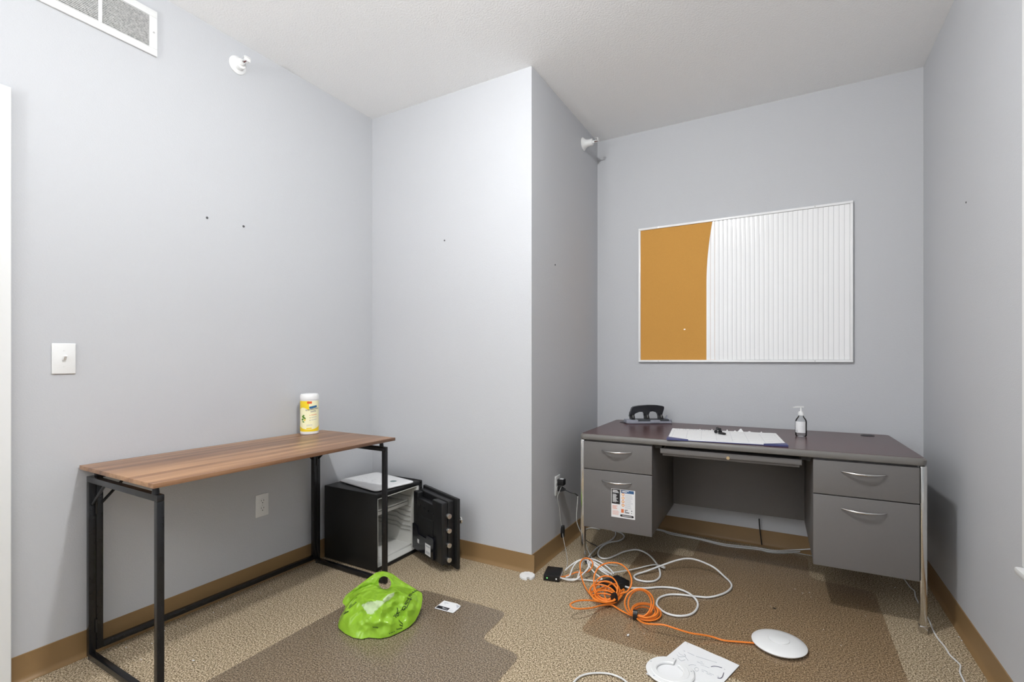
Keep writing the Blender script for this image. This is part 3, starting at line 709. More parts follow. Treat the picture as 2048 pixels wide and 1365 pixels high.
# flyer stuck on the lower left drawer
t = root('flyer', 'white printed information sheet stuck on the lower left desk drawer', 'flyer', desk_pt(-0.521, F-0.001, 0.300), DRZ)
FW, FH = 0.130, 0.155
m = MB(); m.box(-FW/2, FW/2, -0.0008, 0, 0, FH); part('sheet', m, 'paper', t, smooth=False)
def fly(nm, mt, rects, off=0.0004):
    m = MB()
    for x0, x1, z0, z1 in rects: m.box(-FW/2+x0*FW, -FW/2+x1*FW, -0.0008-off, -0.0008, z0*FH, z1*FH)
    part(nm, m, mt, t, smooth=False)
fly('dark_block', 'sheet_dark', [(0.02, 0.37, 0.47, 0.985)]); fly('header', 'sheet_blue', [(0.42, 0.95, 0.88, 0.985)])
fly('text_lines', 'paper', [(0.06, 0.26, 0.93, 0.955), (0.06, 0.30, 0.895, 0.92), (0.06, 0.32, 0.865, 0.885)]+[(0.06, 0.06+random.uniform(0.14, 0.25), 0.80-k*0.027, 0.814-k*0.027) for k in range(11)]+[(0.46, 0.74, 0.943, 0.962), (0.46, 0.66, 0.912, 0.930)], 0.0007)
fly('text_lines', 'faint_ink', [(0.58, 0.58+random.uniform(0.22, 0.34), 0.83-k*0.034, 0.840-k*0.034) for k in range(15)], 0.0006)
fly('text_lines', 'sheet_orange', [(0.05, 0.05+random.uniform(0.15, 0.27), 0.40-k*0.027, 0.409-k*0.027) for k in range(5)]+[(0.05, 0.05+random.uniform(0.2, 0.3), 0.22-k*0.032, 0.227-k*0.032) for k in range(5)], 0.0006)
fly('logo_block', 'sheet_orange', [(0.42, 0.53, 0.19, 0.32)])
fly('text_lines', 'sheet_dark', [(0.57, 0.70, 0.285, 0.305), (0.57, 0.63, 0.245, 0.265), (0.57, 0.76, 0.195, 0.222), (0.84, 0.88, 0.275, 0.30), (0.84, 0.87, 0.20, 0.22)], 0.0006)
m = MB()
for k in range(4): m.lathe([(0, 0.0009), (0.0075, 0.0009), (0.0075, 0.0015), (0, 0.0015)], 18, (-FW/2+0.50*FW, 0, FH*(0.83-k*0.125)), (0, -1, 0))
part('icons', m, 'sheet_orange', t)
m = MB()
for k in range(4): m.lathe([(0, 0.0016), (0.0045, 0.0016), (0.0045, 0.0018), (0, 0.0018)], 14, (-FW/2+0.50*FW, 0, FH*(0.83-k*0.125)), (0, -1, 0))
part('icon_centres', m, 'label_pale', t)
m = MB(); pl = [(x, z) for x, z in [(-0.010+0.006*math.cos(a), 0.0135+0.006*math.sin(a)) for a in [PI/2+PI*k/8 for k in range(9)]]]+[(0.052+0.006*math.cos(a), 0.0135+0.006*math.sin(a)) for a in [-PI/2+PI*k/8 for k in range(9)]]
m.prism(pl, -0.0013, -0.0008, 'xz'); part('web_address_pill', m, 'sheet_dark', t)
fly('text_lines', 'paper', [(0.47, 0.86, 0.078, 0.096)], 0.0008)

# hole punch
t = root('hole_punch', 'black and grey three-hole punch on the back left of the desk', 'hole punch', desk_pt(-0.528, 0.272, DZ+0.0030), math.radians(33))
m = MB(); m.prism([(-0.150, -0.030), (-0.135, -0.046), (0.140, -0.046), (0.150, -0.036), (0.150, 0.040), (-0.150, 0.040)], 0.0, 0.013); m.prism([(-0.148, -0.022), (-0.078, -0.042), (-0.078, 0.036), (-0.148, 0.036)], 0.013, 0.022); m.box(0.132, 0.149, -0.034, 0.036, 0.013, 0.024, 0.003); m.box(0.004, 0.068, -0.050, -0.034, 0.003, 0.021, 0.004); part('base', m, 'punch_grey', t)
m = MB(); m.box(-0.078, 0.130, -0.036, 0.034, 0.013, 0.024, 0.003); part('tray', m, 'punch_dark', t)
outer = [(-0.122, 0.040), (-0.118, 0.062), (-0.106, 0.096), (-0.096, 0.105), (-0.060, 0.112), (0.0, 0.1165), (0.055, 0.1155), (0.100, 0.108), (0.108, 0.103), (0.106, 0.092), (0.098, 0.066), (0.094, 0.040)]
inner = [(0.070, 0.044), (0.066, 0.068), (0.030, 0.074), (0.008, 0.076), (0.004, 0.045), (-0.024, 0.045), (-0.024, 0.075), (-0.060, 0.071), (-0.090, 0.064), (-0.096, 0.040)]
m = MB(); m.prism(outer+inner, -0.012, 0.024, 'xz'); bmesh.ops.bevel(m.bm, geom=[e for e in m.bm.edges if abs(e.verts[0].co.y-e.verts[1].co.y) < 1e-6], offset=0.004, segments=2, affect='EDGES'); part('lever', m, 'black_gloss', t)
for x in (-0.106, -0.010, 0.082):
    m = MB(); m.prism([(-0.034, 0.0242), (0.018, 0.0242), (0.020, 0.050), (-0.006, 0.056), (-0.018, 0.044)], x-0.011, x+0.013, 'yz'); part('punch_head', m, 'black_plastic', t)
    m = MB(); m.cyl((x+0.001, -0.022, 0.0245), (x+0.001, -0.022, 0.052), 0.0032, n=10); part('punch_pin', m, 'steel', t)
m = MB(); m.prism([(0.118, 0.024), (0.134, 0.046), (0.140, 0.044), (0.130, 0.024)], 0.008, 0.020, 'xz'); part('margin_guide', m, 'punch_grey', t)

# desk calendar pad
t = root('desk_calendar', 'white desk pad calendar with navy corner pockets and a torn top edge', 'desk calendar', desk_pt(-0.037, -0.140, DZ+0.0008), DRZ+math.radians(6.2))
CW, CD = 0.553, 0.425
m = MB(); m.box(-CW/2, CW/2, -CD/2, CD/2, 0, 0.0030, 0.0008); part('backing', m, 'navy_vinyl', t)
m = MB(); top = [(CW/2-0.004, CD/2-0.012)]
x = CW/2-0.02
while x > -CW/2+0.02: top.append((x, CD/2-0.012+random.uniform(-0.003, 0.003))); x -= random.uniform(0.006, 0.014)
m.prism([(-CW/2+0.004, -CD/2+0.004), (CW/2-0.004, -CD/2+0.004)]+top+[(-CW/2+0.004, CD/2-0.010)], 0.0031, 0.0070); part('sheets', m, 'paper', t)
m = MB()
for x, h_, w_ in ((0.095, 0.017, 0.030), (-0.055, 0.008, 0.008), (0.025, 0.009, 0.010), (0.20, 0.006, 0.010), (0.066, 0.006, 0.014), (0.14, 0.005, 0.02), (-0.12, 0.004, 0.012)):
    m.prism([(x-w_/2, 0.0071), (x+w_/2, 0.0071), (x+w_*0.1, 0.0071+h_), (x-w_*0.08, 0.0071+h_*0.9)], CD/2-0.016, CD/2-0.0155, 'xz')
part('torn_edge', m, 'paper', t, smooth=False)
m = MB()
for k in range(8): x = -CW/2+0.02+k*(CW-0.04)/7; m.box(x-0.0006, x+0.0006, -CD/2+0.03, CD/2-0.07, 0.0071, 0.0073)
for k in range(6): y = -CD/2+0.03+k*(CD-0.10)/5; m.box(-CW/2+0.02, CW/2-0.02, y-0.0006, y+0.0006, 0.0071, 0.0073)
x = -CW/2+0.03
while x < 0.02: m.box(x, x+0.007, CD/2-0.052, CD/2-0.036, 0.0071, 0.0073); x += random.choice((0.012, 0.012, 0.022))
part('printed_grid', m, 'faint_ink', t, smooth=False)
for s_ in (-1, 1):
    m = MB(); m.prism([(s_*CW/2, -CD/2), (s_*CW/2, -CD/2+0.062), (s_*(CW/2-0.105), -CD/2)], 0.0072, 0.0088); m.prism([(s_*CW/2, -CD/2-0.001), (s_*CW/2, -CD/2), (s_*(CW/2-0.105), -CD/2), (s_*(CW/2-0.105), -CD/2-0.001)], 0.0, 0.0088); part('corner_pocket', m, 'navy_vinyl', t)
# black fittings on the pad
t = root('black_fitting', 'small heap of black plastic fittings lying on the calendar pad', 'plastic fitting', desk_pt(-0.068, -0.075, DZ+0.0086), math.radians(-20))
for k, (x, y, z, r, h_, ax) in enumerate(((-0.014, 0.000, 0.0095, 0.0095, 0.016, (0.5, -0.8, 0.1)), (0.006, 0.008, 0.0095, 0.0090, 0.016, (-0.4, -0.9, 0.0)), (-0.006, 0.004, 0.0255, 0.0085, 0.016, (0.2, -0.9, 0.3)), (0.010, -0.006, 0.0240, 0.0080, 0.015, (0.6, -0.7, 0.2)))):
    a = Vector(ax).normalized(); p = Vector((x, y, z)); m = MB(); m.lathe([(0, -h_/2), (r*0.8, -h_/2), (r, -h_/2+0.002), (r, h_/2-0.002), (r*0.8, h_/2), (r*0.45, h_/2), (r*0.4, h_/2-0.004), (0, h_/2-0.004)], 14, p, a); part('knob', m, 'black_plastic', t)
m = MB(); m.tube([(0.012, -0.010, 0.006), (0.030, -0.006, 0.006), (0.046, -0.016, 0.006), (0.048, -0.030, 0.006), (0.030, -0.026, 0.006), (0.014, -0.022, 0.006)], 0.0045, 8, closed=True, sub=4); part('loop', m, 'black_plastic', t)

# hand sanitizer bottle
sx_, sy_ = floor_at(1602, 873.5, DZ)[:2]
t = root('sanitizer_bottle', 'clear pump bottle of hand sanitizer with white label on the desk', 'bottle', (sx_, sy_, DZ+0.0008), math.radians(25))
R2 = 0.0275
m = MB(); m.lathe([(0, 0.001), (R2-0.004, 0), (R2, 0.005), (R2, 0.082), (R2-0.003, 0.092), (0.016, 0.104), (0.0125, 0.110), (0.0125, 0.114), (0, 0.114)], 36); part('bottle', m, 'clear_bottle', t)
m = MB(); m.lathe([(0, 0.1142), (0.0145, 0.1142), (0.0145, 0.128), (0.012, 0.129), (0.012, 0.134), (0.0055, 0.135), (0.0045, 0.138), (0.0045, 0.156), (0, 0.156)], 24); part('pump_collar', m, 'white_plastic', t)
m = MB(); m.M = Matrix.Rotation(math.radians(180), 4, 'Z'); m.prism([(-0.012, 0.1562), (0.014, 0.1562), (0.042, 0.1545), (0.042, 0.1575), (0.016, 0.1625), (-0.012, 0.1620)], -0.006, 0.006, 'xz'); part('pump_head', m, 'white_plastic', t)
m = MB(); n = 24; ca = math.atan2(-sy_, -sx_)-math.radians(25)
A = [m.v(((R2+0.0004)*math.cos(ca+(-1.15+2.0*k/n)), (R2+0.0004)*math.sin(ca+(-1.15+2.0*k/n)), 0.022)) for k in range(n+1)]
B = [m.v(((R2+0.0004)*math.cos(ca+(-1.15+2.0*k/n)), (R2+0.0004)*math.sin(ca+(-1.15+2.0*k/n)), 0.082)) for k in range(n+1)]
for k in range(n): m.f([A[k], A[k+1], B[k+1], B[k]])
lb = part('label', m, 'paper', t)
m = MB()
for a0, a1, z0, z1 in ((-1.05, -0.95, 0.027, 0.032), (-0.88, -0.55, 0.026, 0.033), (-0.9, 0.5, 0.070, 0.0712), (-0.2, 0.6, 0.056, 0.0568), (-0.2, 0.6, 0.050, 0.0508), (-0.2, 0.6, 0.044, 0.0448), (-0.95, -0.5, 0.038, 0.0388)):
    k = [m.v(((R2+0.0008)*math.cos(ca+a), (R2+0.0008)*math.sin(ca+a), z)) for a, z in ((a0, z0), ((a0+a1)/2, z0), (a1, z0), (a1, z1), ((a0+a1)/2, z1), (a0, z1))]
    m.f([k[0], k[1], k[4], k[5]]); m.f([k[1], k[2], k[3], k[4]])
part('print', m, 'faint_ink', lb, smooth=False)

# ------------------------------------------------------------------ network boxes, cables and other things on the floor
def netbox(label, c, rz, w_, d_, h_):
    t = root('network_box', label, 'network box', c, rz, 'small black network boxes')
    m = MB(); m.box(-w_/2, w_/2, -d_/2, d_/2, 0.003, h_, 0.002); part('case', m, 'black_plastic', t)
    for x in (-1, 1):
        for y in (-1, 1):
            m = MB(); m.cyl((x*(w_/2-0.012), y*(d_/2-0.012), 0), (x*(w_/2-0.012), y*(d_/2-0.012), 0.003), 0.006, n=10); part('foot', m, 'black_plastic', t)
    return t
t = netbox('small black network box beside the column corner, nearer the wall', (-1.085, 2.372, 0.0008), math.radians(14), 0.085, 0.115, 0.031)
m = MB(); m.box(-0.026, -0.020, -0.0582, -0.0576, 0.014, 0.019); part('status_light', m, 'led', t)
m = MB(); m.box(0.022, 0.029, -0.0582, -0.0576, 0.012, 0.020); part('sticker', m, 'paper', t)
for k in range(4): m = MB(); m.box(0.0426, 0.044, -0.045+k*0.023, -0.029+k*0.023, 0.008, 0.021, 0.001); part('port', m, 'dust_white', t)
t = netbox('small black network box behind the orange cable coils', (-0.762, 2.410, 0.0042), math.radians(-28), 0.085, 0.125, 0.034)
m = MB(); m.box(0.000, 0.008, -0.030, -0.024, 0.0342, 0.0346); part('sticker', m, 'paper', t)
m = MB(); m.box(-0.030, 0.030, -0.0640, -0.0626, 0.008, 0.022, 0.001); part('port', m, 'dust_white', t)

def px(a, z=0.006): return floor_at(1024+a[0]/4.0, 1024+a[1]/4.0, z)
def path(pts, z=0.006):
    return [px(p, p[2] if len(p) > 2 else z) for p in pts]
GW = 'white cables strewn around the desk'
def cable(name, pts, r, mt, label, group, z=None, n=8):
    m = MB(); m.tube(path(pts, (r+0.0042) if z is None else z), r, n); return solo(name, m, mt, label, 'cable', group, ang=80)
# big white cable looping over the mat
cable('white_cable', [(905, 600, .02), (960, 612, .012), (1080, 612), (1180, 604), (1300, 612), (1400, 645, .012), (1460, 690, .020), (1487, 740), (1470, 790), (1420, 825), (1330, 835), (1240, 815), (1180, 775), (1157, 735), (1180, 690), (1250, 665), (1350, 665), (1480, 680), (1580, 685), (1680, 660), (1735, 630), (1757, 596), (1742, 560), (1700, 520, .012), (1620, 450, .03), (1530, 405, .05), (1450, 380, .06), (1380, 377, .06), (1300, 395, .05), (1200, 430, .035), (1080, 475, .016), (1000, 500), (977, 520), (1000, 545), (1080, 560), (1150, 550), (1185, 510), (1170, 440, .022), (1120, 370, .03), (1060, 325, .022), (990, 305, .012), (900, 320), (820, 355), (760, 375), (710, 370), (688, 335), (710, 290), (770, 250), (850, 235), (890, 215), (895, 190), (860, 165), (800, 150)], 0.0048, 'white_cable', 'thick white cable in wide loops on the chair mat before the desk', GW)
cable('white_cable', [(818, 120), (828, 165), (825, 195), (790, 230), (700, 275), (640, 330, .02), (612, 365, .05), (600, 385, .07)], 0.0038, 'white_cable', 'white cable running from under the left pedestal to the cable bundle', GW)
t = root('white_cable', 'white network cable with a bare plug end lying on the mat', 'cable', px((1000, 455), 0.0), 0, GW)
m = MB(); m.tube(path([(790, 492, .03), (830, 485, .03), (900, 475, .02), (1000, 455, .012), (1080, 435, .012), (1140, 425, .016), (1185, 430, .016)], 0.012), 0.0033, 8); part('cord', m, 'white_cable', t, True, ang=80)
p0, p1 = px((1185, 430), 0.016), px((1222, 452), 0.012); m = MB(); ang = math.atan2((p1-p0).y, (p1-p0).x); m.M = Matrix.Translation((p0+p1)/2) @ Matrix.Rotation(ang, 4, 'Z'); L_ = (p1-p0).length/2; m.box(-L_, L_, -0.006, 0.006, -0.005, 0.004, 0.001); part('plug', m, 'dust_white', t, True)
# bundle of white patch leads between the two boxes
BU = [[(425, 470, .025), (470, 430, .04), (530, 392, .06), (590, 378, .075), (650, 382, .075), (720, 412, .065), (785, 462, .045), (815, 500, .034)],
      [(430, 525, .03), (462, 512, .035), (480, 462, .045), (512, 412, .06), (560, 386, .075), (640, 394, .075), (700, 430, .065), (770, 482, .045), (800, 505, .034)],
      [(395, 532, .02), (465, 552, .01), (530, 535, .02), (592, 472, .045), (622, 420, .065), (604, 386, .075), (566, 402, .065), (545, 470, .04), (524, 530, .015)],
      [(388, 528, .02), (440, 545, .015), (505, 545, .015), (560, 505, .035), (612, 450, .055), (606, 396, .075), (640, 402, .07), (700, 450, .055), (790, 500, .034)],
      [(378, 522, .02), (420, 538, .012), (520, 541, .010), (600, 548, .010), (700, 560, .012), (770, 568, .02)],
      [(606, 405, .07), (625, 445, .055), (662, 490, .035), (716, 535, .02), (708, 550, .012)],
      [(610, 392, .072), (660, 430, .06), (710, 470, .045), (776, 512, .036)]]
LBL = ['topmost arching white lead of the bundle between the black boxes', 'second arching white lead of the bundle, rising steeply from the wall-side box', 'white lead curled back on itself in the cable bundle', 'white lead sagging from the wall-side box then arching to the other', 'white lead lying flat between the two black boxes', 'short white lead with a loose end in front of the bundle', 'innermost white lead running down into the box behind the orange coils']
for q, lb_ in zip(BU, LBL): cable('white_cable', q, 0.0038, 'white_cable', lb_, GW)
m = MB(); pc = px((604, 392), 0.073); m.M = Matrix.Translation(pc); m.tube([(0.012*math.cos(a), 0.004*math.sin(a), 0.014*math.sin(a)) for a in [2*PI*k/10 for k in range(10)]], 0.0045, 8, closed=True, sub=2); solo('cable_tie', m, 'black_plastic', 'black cable tie around the white cable bundle', 'cable tie')

# orange cable: from the wall-side box through two coils to the white disc
t = root('orange_cable', 'orange network cable in two strapped coils running to the white disc', 'cable', px((800, 740), 0.0))
OR = [(372, 520, .022), (420, 520, .014), (480, 500, .02), (520, 485, .03), (580, 490, .03), (630, 460, .05), (646, 412, .07), (622, 380, .085), (580, 374, .085), (550, 400, .08), (545, 450, .06), (555, 520, .035), (580, 590, .02), (612, 645, .012), (655, 690, .010), (720, 715, .010), (790, 710, .014)]
def loop(cx_, cy_, rx, ry, z0, z1, a0=90, turns=1.0, tilt=0.0, n=10):
    o = []
    for k in range(int(n*turns)+1):
        a = math.radians(a0)+2*PI*k/n; X_, Y_ = rx*math.cos(a), ry*math.sin(a)
        x_, y_ = X_*math.cos(tilt)-Y_*math.sin(tilt), X_*math.sin(tilt)+Y_*math.cos(tilt)
        o.append((cx_+x_, cy_+y_, z0+(z1-z0)*(0.5-0.5*math.sin(a))))
    return o
OR += loop(740, 640, 112, 78, .012, .040, 70, 1, 0.25) + loop(752, 640, 92, 82, .014, .060, 70, 1, 0.35) + loop(750, 612, 95, 98, .014, .085, 70, 1, 0.3)
OR += [(860, 660, .03), (920, 640, .05), (955, 580, .08), (948, 510, .105), (905, 445, .125), (845, 412, .13), (765, 412, .13), (700, 440, .12), (662, 500, .095), (655, 560, .07), (665, 620, .04), (700, 680, .02), (770, 710, .016)]
OR += loop(742, 668, 104, 48, .018, .026, 70, 1, 0.15) + loop(735, 690, 92, 34, .024, .030, 70, 1, 0.1) + loop(725, 655, 108, 66, .026, .05, 70, 1, 0.3) + loop(748, 676, 86, 44, .032, .038, 70, 1, 0.2)
OR += loop(800, 645, 55, 72, .016, .050, 80, 1, 0.5) + loop(770, 660, 105, 62, .022, .034, 60, 1, -0.15) + [(850, 660, .03), (895, 620, .03), (880, 670, .024), (820, 730, .02)]
OR += [(740, 728, .03), (640, 712, .052), (540, 712, .064), (482, 730, .066), (466, 748, .064), (490, 770, .058), (550, 778, .05), (640, 770, .036), (720, 750, .022), (790, 745, .014), (830, 765, .010), (870, 790, .010), (940, 825, .012), (985, 835, .016)]
OR += loop(1018, 730, 116, 112, .014, .130, 105, 1, 0.0)[0:] + loop(1022, 735, 92, 108, .016, .120, 105, 1, 0.0)
OR += loop(1065, 802, 108, 62, .010, .034, 120, 1, 0.1) + loop(1075, 808, 118, 64, .008, .020, 120, 1, 0.12) + loop(1055, 796, 92, 56, .014, .046, 120, 1, 0.05) + loop(1050, 800, 70, 36, .016, .026, 120, 1, 0.05) + loop(1062, 790, 104, 58, .022, .050, 120, 1, 0.1)
OR += [(990, 846, .012), (1040, 885, .022), (1100, 900, .035), (1210, 906, .046), (1290, 930, .042), (1420, 970, .032), (1520, 986, .022), (1600, 1002, .014), (1690, 1030, .009), (1800, 1041, .008), (1940, 1052, .008)]
m = MB(); m.tube(path(OR), 0.0036, 8, 6); part('cord', m, 'orange_cable', t, True, ang=80)
def strap(cx_, cy_, z, w_, hh, rz):
    m = MB(); m.M = Matrix.Translation(px((cx_, cy_), z)) @ Matrix.Rotation(rz, 4, 'Z')
    prof = [(0.016*math.cos(a), hh*math.sin(a)) for a in [2*PI*k/14 for k in range(14)]]
    m.prism(prof, -w_/2, w_/2, 'yz'); return part('strap', m, 'black_plastic', t, True, label='black hook-and-loop strap')
strap(818, 692, .034, 0.016, 0.026, math.radians(65)); strap(987, 826, .023, 0.019, 0.022, math.radians(10))

# white ceiling disc (access point) lying face up
dc = floor_at(1558, 1286, 0.018)
t = root('white_disc', 'flat round white wireless access point lying on the chair mat', 'access point', (dc.x, dc.y, 0.0040))
m = MB(); m.lathe([(0, 0.0), (0.070, 0), (0.094, 0.006), (0.099, 0.010), (0.100, 0.013), (0.097, 0.016), (0.070, 0.0235), (0.040, 0.0275), (0.0385, 0.0265), (0, 0.0262)], 64); part('housing', m, 'white_plastic', t)
m = MB(); m.lathe([(0, 0.0265), (0.0372, 0.0265), (0.0372, 0.0300), (0.034, 0.0312), (0, 0.0318)], 48); part('centre_cap', m, 'white_plastic', t)
# white puck by the column corner
pc = floor_at(1054.5, 1152, 0.008); t = root('plastic_disc', 'small round white plastic cap with a notch by the column corner', 'plastic cap', (pc.x, pc.y, 0.0008), math.radians(30))
m = MB(); pts = [(0.041*math.cos(a), 0.041*math.sin(a)) for a in [math.radians(-75+360*k/36) for k in range(34)]]
pts += [(0.041*math.cos(math.radians(-95)), 0.041*math.sin(math.radians(-95))), (-0.003, -0.026), (0.010, -0.026)]
m.prism(pts, 0.0, 0.012); bmesh.ops.bevel(m.bm, geom=[e for e in m.bm.edges if e.verts[0].co.z > 0.011 and e.verts[1].co.z > 0.011], offset=0.003, segments=3, affect='EDGES'); part('shell', m, 'white_plastic', t)
m = MB(); m.lathe([(0.0, 0.0121), (0.012, 0.0121), (0.012, 0.0126), (0, 0.0126)], 20, (0, 0.006, 0)); part('button', m, 'white_gloss', t)

# instruction sheet and mounting ring, bottom edge
PZ = 0.0042
A_, B_ = floor_at(1370, 1284, PZ), floor_at(1479, 1332, PZ); ux = (B_-A_).normalized(); uy = Vector((0, 0, 1)).cross(ux); pr = math.atan2(ux.y, ux.x)
t = root('instruction_sheet', 'white instruction sheet with line drawings lying on the floor', 'paper sheet', (A_.x, A_.y, PZ), pr)
wS, hS = (B_-A_).length, 0.30
m = MB(); nx, ny = 12, 12; g = []; gl = []
for i in range(nx+1):
    zz = [0.0012+0.0014*math.sin(PI*i/nx)*math.sin(i*0.5+j*0.3)**2 for j in range(ny+1)]
    g.append([m.v((wS*i/nx, -hS*j/ny, zz[j])) for j in range(ny+1)]); gl.append([m.v((wS*i/nx, -hS*j/ny, zz[j]-0.0005)) for j in range(ny+1)])
for i in range(nx):
    for j in range(ny): m.f([g[i][j], g[i+1][j], g[i+1][j+1], g[i][j+1]]); m.f([gl[i][j+1], gl[i+1][j+1], gl[i+1][j], gl[i][j]])
    m.f([g[i][0], gl[i][0], gl[i+1][0], g[i+1][0]]); m.f([g[i][ny], g[i+1][ny], gl[i+1][ny], gl[i][ny]])
for j in range(ny): m.f([g[0][j], g[0][j+1], gl[0][j+1], gl[0][j]]); m.f([g[nx][j], gl[nx][j], gl[nx][j+1], g[nx][j+1]])
part('sheet', m, 'paper', t)
def inv_sheet(u, v):
    p = floor_at(u, v, PZ)-A_; return (p.dot(ux), p.dot(uy))
def ink(strokes, mt, r):
    m = MB()
    for s_ in strokes:
        q = [inv_sheet(1280+x/9.752, 1250+y/9.752) for x, y in s_]
        m.tube([(x, y, 0.0030) for x, y in q], r, 5, 4)
    part('drawing', m, mt, t, kind='stuff' if len(strokes) > 2 else None)
ink([[(1385, 840), (1440, 828), (1510, 835), (1600, 858)]], 'violet_ink', 0.0011)
ink([[(1632, 955), (1608, 1030), (1570, 1062), (1510, 1055)]], 'violet_ink', 0.0011)
ink([[(850, 525), (880, 540)], [(930, 560), (1060, 620)], [(1090, 632), (1500, 760)], [(750, 560), (790, 600), (850, 620)], [(720, 600), (760, 640), (850, 640), (890, 620), (860, 590)], [(740, 660), (800, 720), (880, 700)], [(880, 640), (940, 720)], [(1110, 740), (1180, 770), (1250, 790)], [(1180, 735), (1220, 750)], [(1180, 800), (1350, 860)], [(1200, 890), (1300, 930), (1320, 950)], [(1200, 920), (1250, 940)], [(1300, 970), (1400, 1010)], [(1350, 960), (1440, 1000)], [(1060, 880), (1100, 850), (1140, 880), (1130, 920), (1090, 920), (1060, 880)], [(880, 830), (1000, 800), (1090, 810)], [(960, 870), (1000, 890)], [(980, 920), (1060, 930), (1060, 1020), (980, 990)], [(930, 990), (1020, 1040), (1060, 1020)], [(915, 380), (930, 390)], [(1640, 880), (1660, 900)], [(1500, 1020), (1540, 1030)]], 'faint_ink', 0.0007)
rc = floor_at(1340, 1341, PZ+0.01)
t = root('mounting_ring', 'white plastic mounting ring with a notch on the instruction sheet corner', 'plastic ring', (rc.x, rc.y, PZ+0.0036), math.radians(0))
def ring_pts(r, n=48, notch=None): return [(r*math.cos(2*PI*k/n), r*math.sin(2*PI*k/n)) for k in range(n)]
m = MB(); n = 56; prof = [(0.047, 0.0), (0.084, 0.0), (0.086, 0.003), (0.083, 0.0065), (0.068, 0.0070), (0.066, 0.0085), (0.050, 0.0085), (0.047, 0.0060)]; gg = []
for k in range(n-2):
    a = 2*PI*k/n+math.radians(86); gg.append([m.v((r*math.cos(a), r*math.sin(a), z)) for r, z in prof])
for k in range(len(gg)-1):
    for i in range(len(prof)): j = (i+1) % len(prof); m.f([gg[k][i], gg[k][j], gg[k+1][j], gg[k+1][i]])
m.f(gg[0]); m.f(gg[-1][::-1]); part('ring', m, 'white_plastic', t, ang=25)
for a in (0.4, 1.6, 2.9, 4.1, 5.4):
    m = MB(); m.cyl((0.076*math.cos(a), 0.076*math.sin(a), 0.0064), (0.076*math.cos(a), 0.076*math.sin(a), 0.0072), 0.003, n=10); part('screw_hole', m, 'faint_ink', t)

# card on the left mat
c4 = [floor_at(u, v, 0.004) for u, v in ((869, 1217), (888, 1202), (917, 1214), (906, 1227))]
t = root('card', 'small white printed card with a black stripe on the chair mat', 'card', (c4[0].x, c4[0].y, 0.0036), math.atan2((c4[3]-c4[0]).y, (c4[3]-c4[0]).x))
cw, ch = (c4[3]-c4[0]).length, (c4[1]-c4[0]).length
m = MB(); m.prism([(0, 0), (cw, 0), (cw*1.02, ch*0.55), (cw*0.98, ch*0.9), (cw*0.7, ch*1.03), (0, ch)], 0, 0.001); part('card_sheet', m, 'paper', t, smooth=False)
m = MB(); m.prism([(0.003, 0.005), (cw*0.66, 0.005), (cw*0.66, ch*0.36), (0.003, ch*0.36)], 0.001, 0.0013); part('stripe', m, 'sheet_dark', t, smooth=False)
m = MB(); m.box(cw*0.34, cw*0.60, ch*0.16, ch*0.21, 0.0013, 0.0015); m.box(cw*0.3, cw*0.40, ch*0.24, ch*0.28, 0.0013, 0.0015); part('lettering', m, 'faint_ink', t, smooth=False)
m = MB(); m.box(cw*0.12, cw*0.34, ch*0.78, ch*0.84, 0.001, 0.0013); m.box(cw*0.18, cw*0.26, ch*0.66, ch*0.71, 0.001, 0.0013); m.prism([(cw*0.72, ch*0.92), (cw*0.96, ch*0.82), (cw*0.93, ch*0.55)], 0.001, 0.0013); m.box(cw*0.72, cw*0.92, ch*0.12, ch*0.14, 0.001, 0.0013); m.box(cw*0.72, cw*0.9, ch*0.22, ch*0.24, 0.001, 0.0013); part('print', m, 'faint_ink', t, smooth=False)

# plugs in the column outlet
t = root('power_adapter', 'black cube power adapter plugged into the column outlet, thin lead hanging down', 'power adapter', (XC, 2.692, 0.405))
m = MB(); m.box(0.0078, 0.050, -0.020, 0.020, 0.003, 0.040, 0.005, 3); part('block', m, 'black_plastic', t)
m = MB(); m.box(0.020, 0.042, -0.010, 0.012, 0.0401, 0.0405); part('sticker', m, 'paper', t)
def wall_pt(u, v, x): 
    tt = (u-1024)/FPX; c, s = math.cos(YAW), math.sin(YAW); d = Vector((-s+c*tt, c+s*tt, -(v-HORIZ)/FPX)); return Vector((0, 0, CH))+d*(x/d.x)
W = [(XC+0.032, 2.690, 0.404), wall_pt(1114.5, 996, XC+0.034), wall_pt(1118, 1012, XC+0.036), wall_pt(1121, 1040, XC+0.040), wall_pt(1124, 1058, XC+0.045), wall_pt(1126.5, 1077, XC+0.060), wall_pt(1131, 1098, XC+0.085), wall_pt(1134, 1115, XC+0.108), wall_pt(1134.5, 1128, XC+0.125), wall_pt(1131, 1141, XC+0.142)]
m = MB(); m.tube(W, 0.0016, 6); part('lead', m, 'grey_cable', t, True, ang=80)
m = MB(); c0 = wall_pt(1124.5, 1062, XC+0.046)
for k in range(3): m.tube([c0+Vector((0.003*k, 0.010*math.cos(a)-0.006+0.006*k, 0.034*math.sin(a)-0.004)) for a in [2*PI*i/10 for i in range(10)]], 0.0035, 6, closed=True, sub=3)
part('tied_lead', m, 'black_plastic', t, True, ang=80)
t = root('power_cable', 'black plug and cord from the column outlet down behind the desk leg', 'power cord', (XC, 2.692, 0.375))
m = MB(); m.prism([(0.0078, -0.004), (0.0078, 0.022), (0.030, 0.022), (0.052, 0.012), (0.052, 0.004), (0.030, -0.004)], -0.012, 0.012, 'xz'); part('plug', m, 'black_plastic', t)
W = [Vector((XC+0.05, 2.692, 0.383)), wall_pt(1140, 985.5, XC+0.085), wall_pt(1150, 988, XC+0.115), wall_pt(1156, 992.5, XC+0.130)]
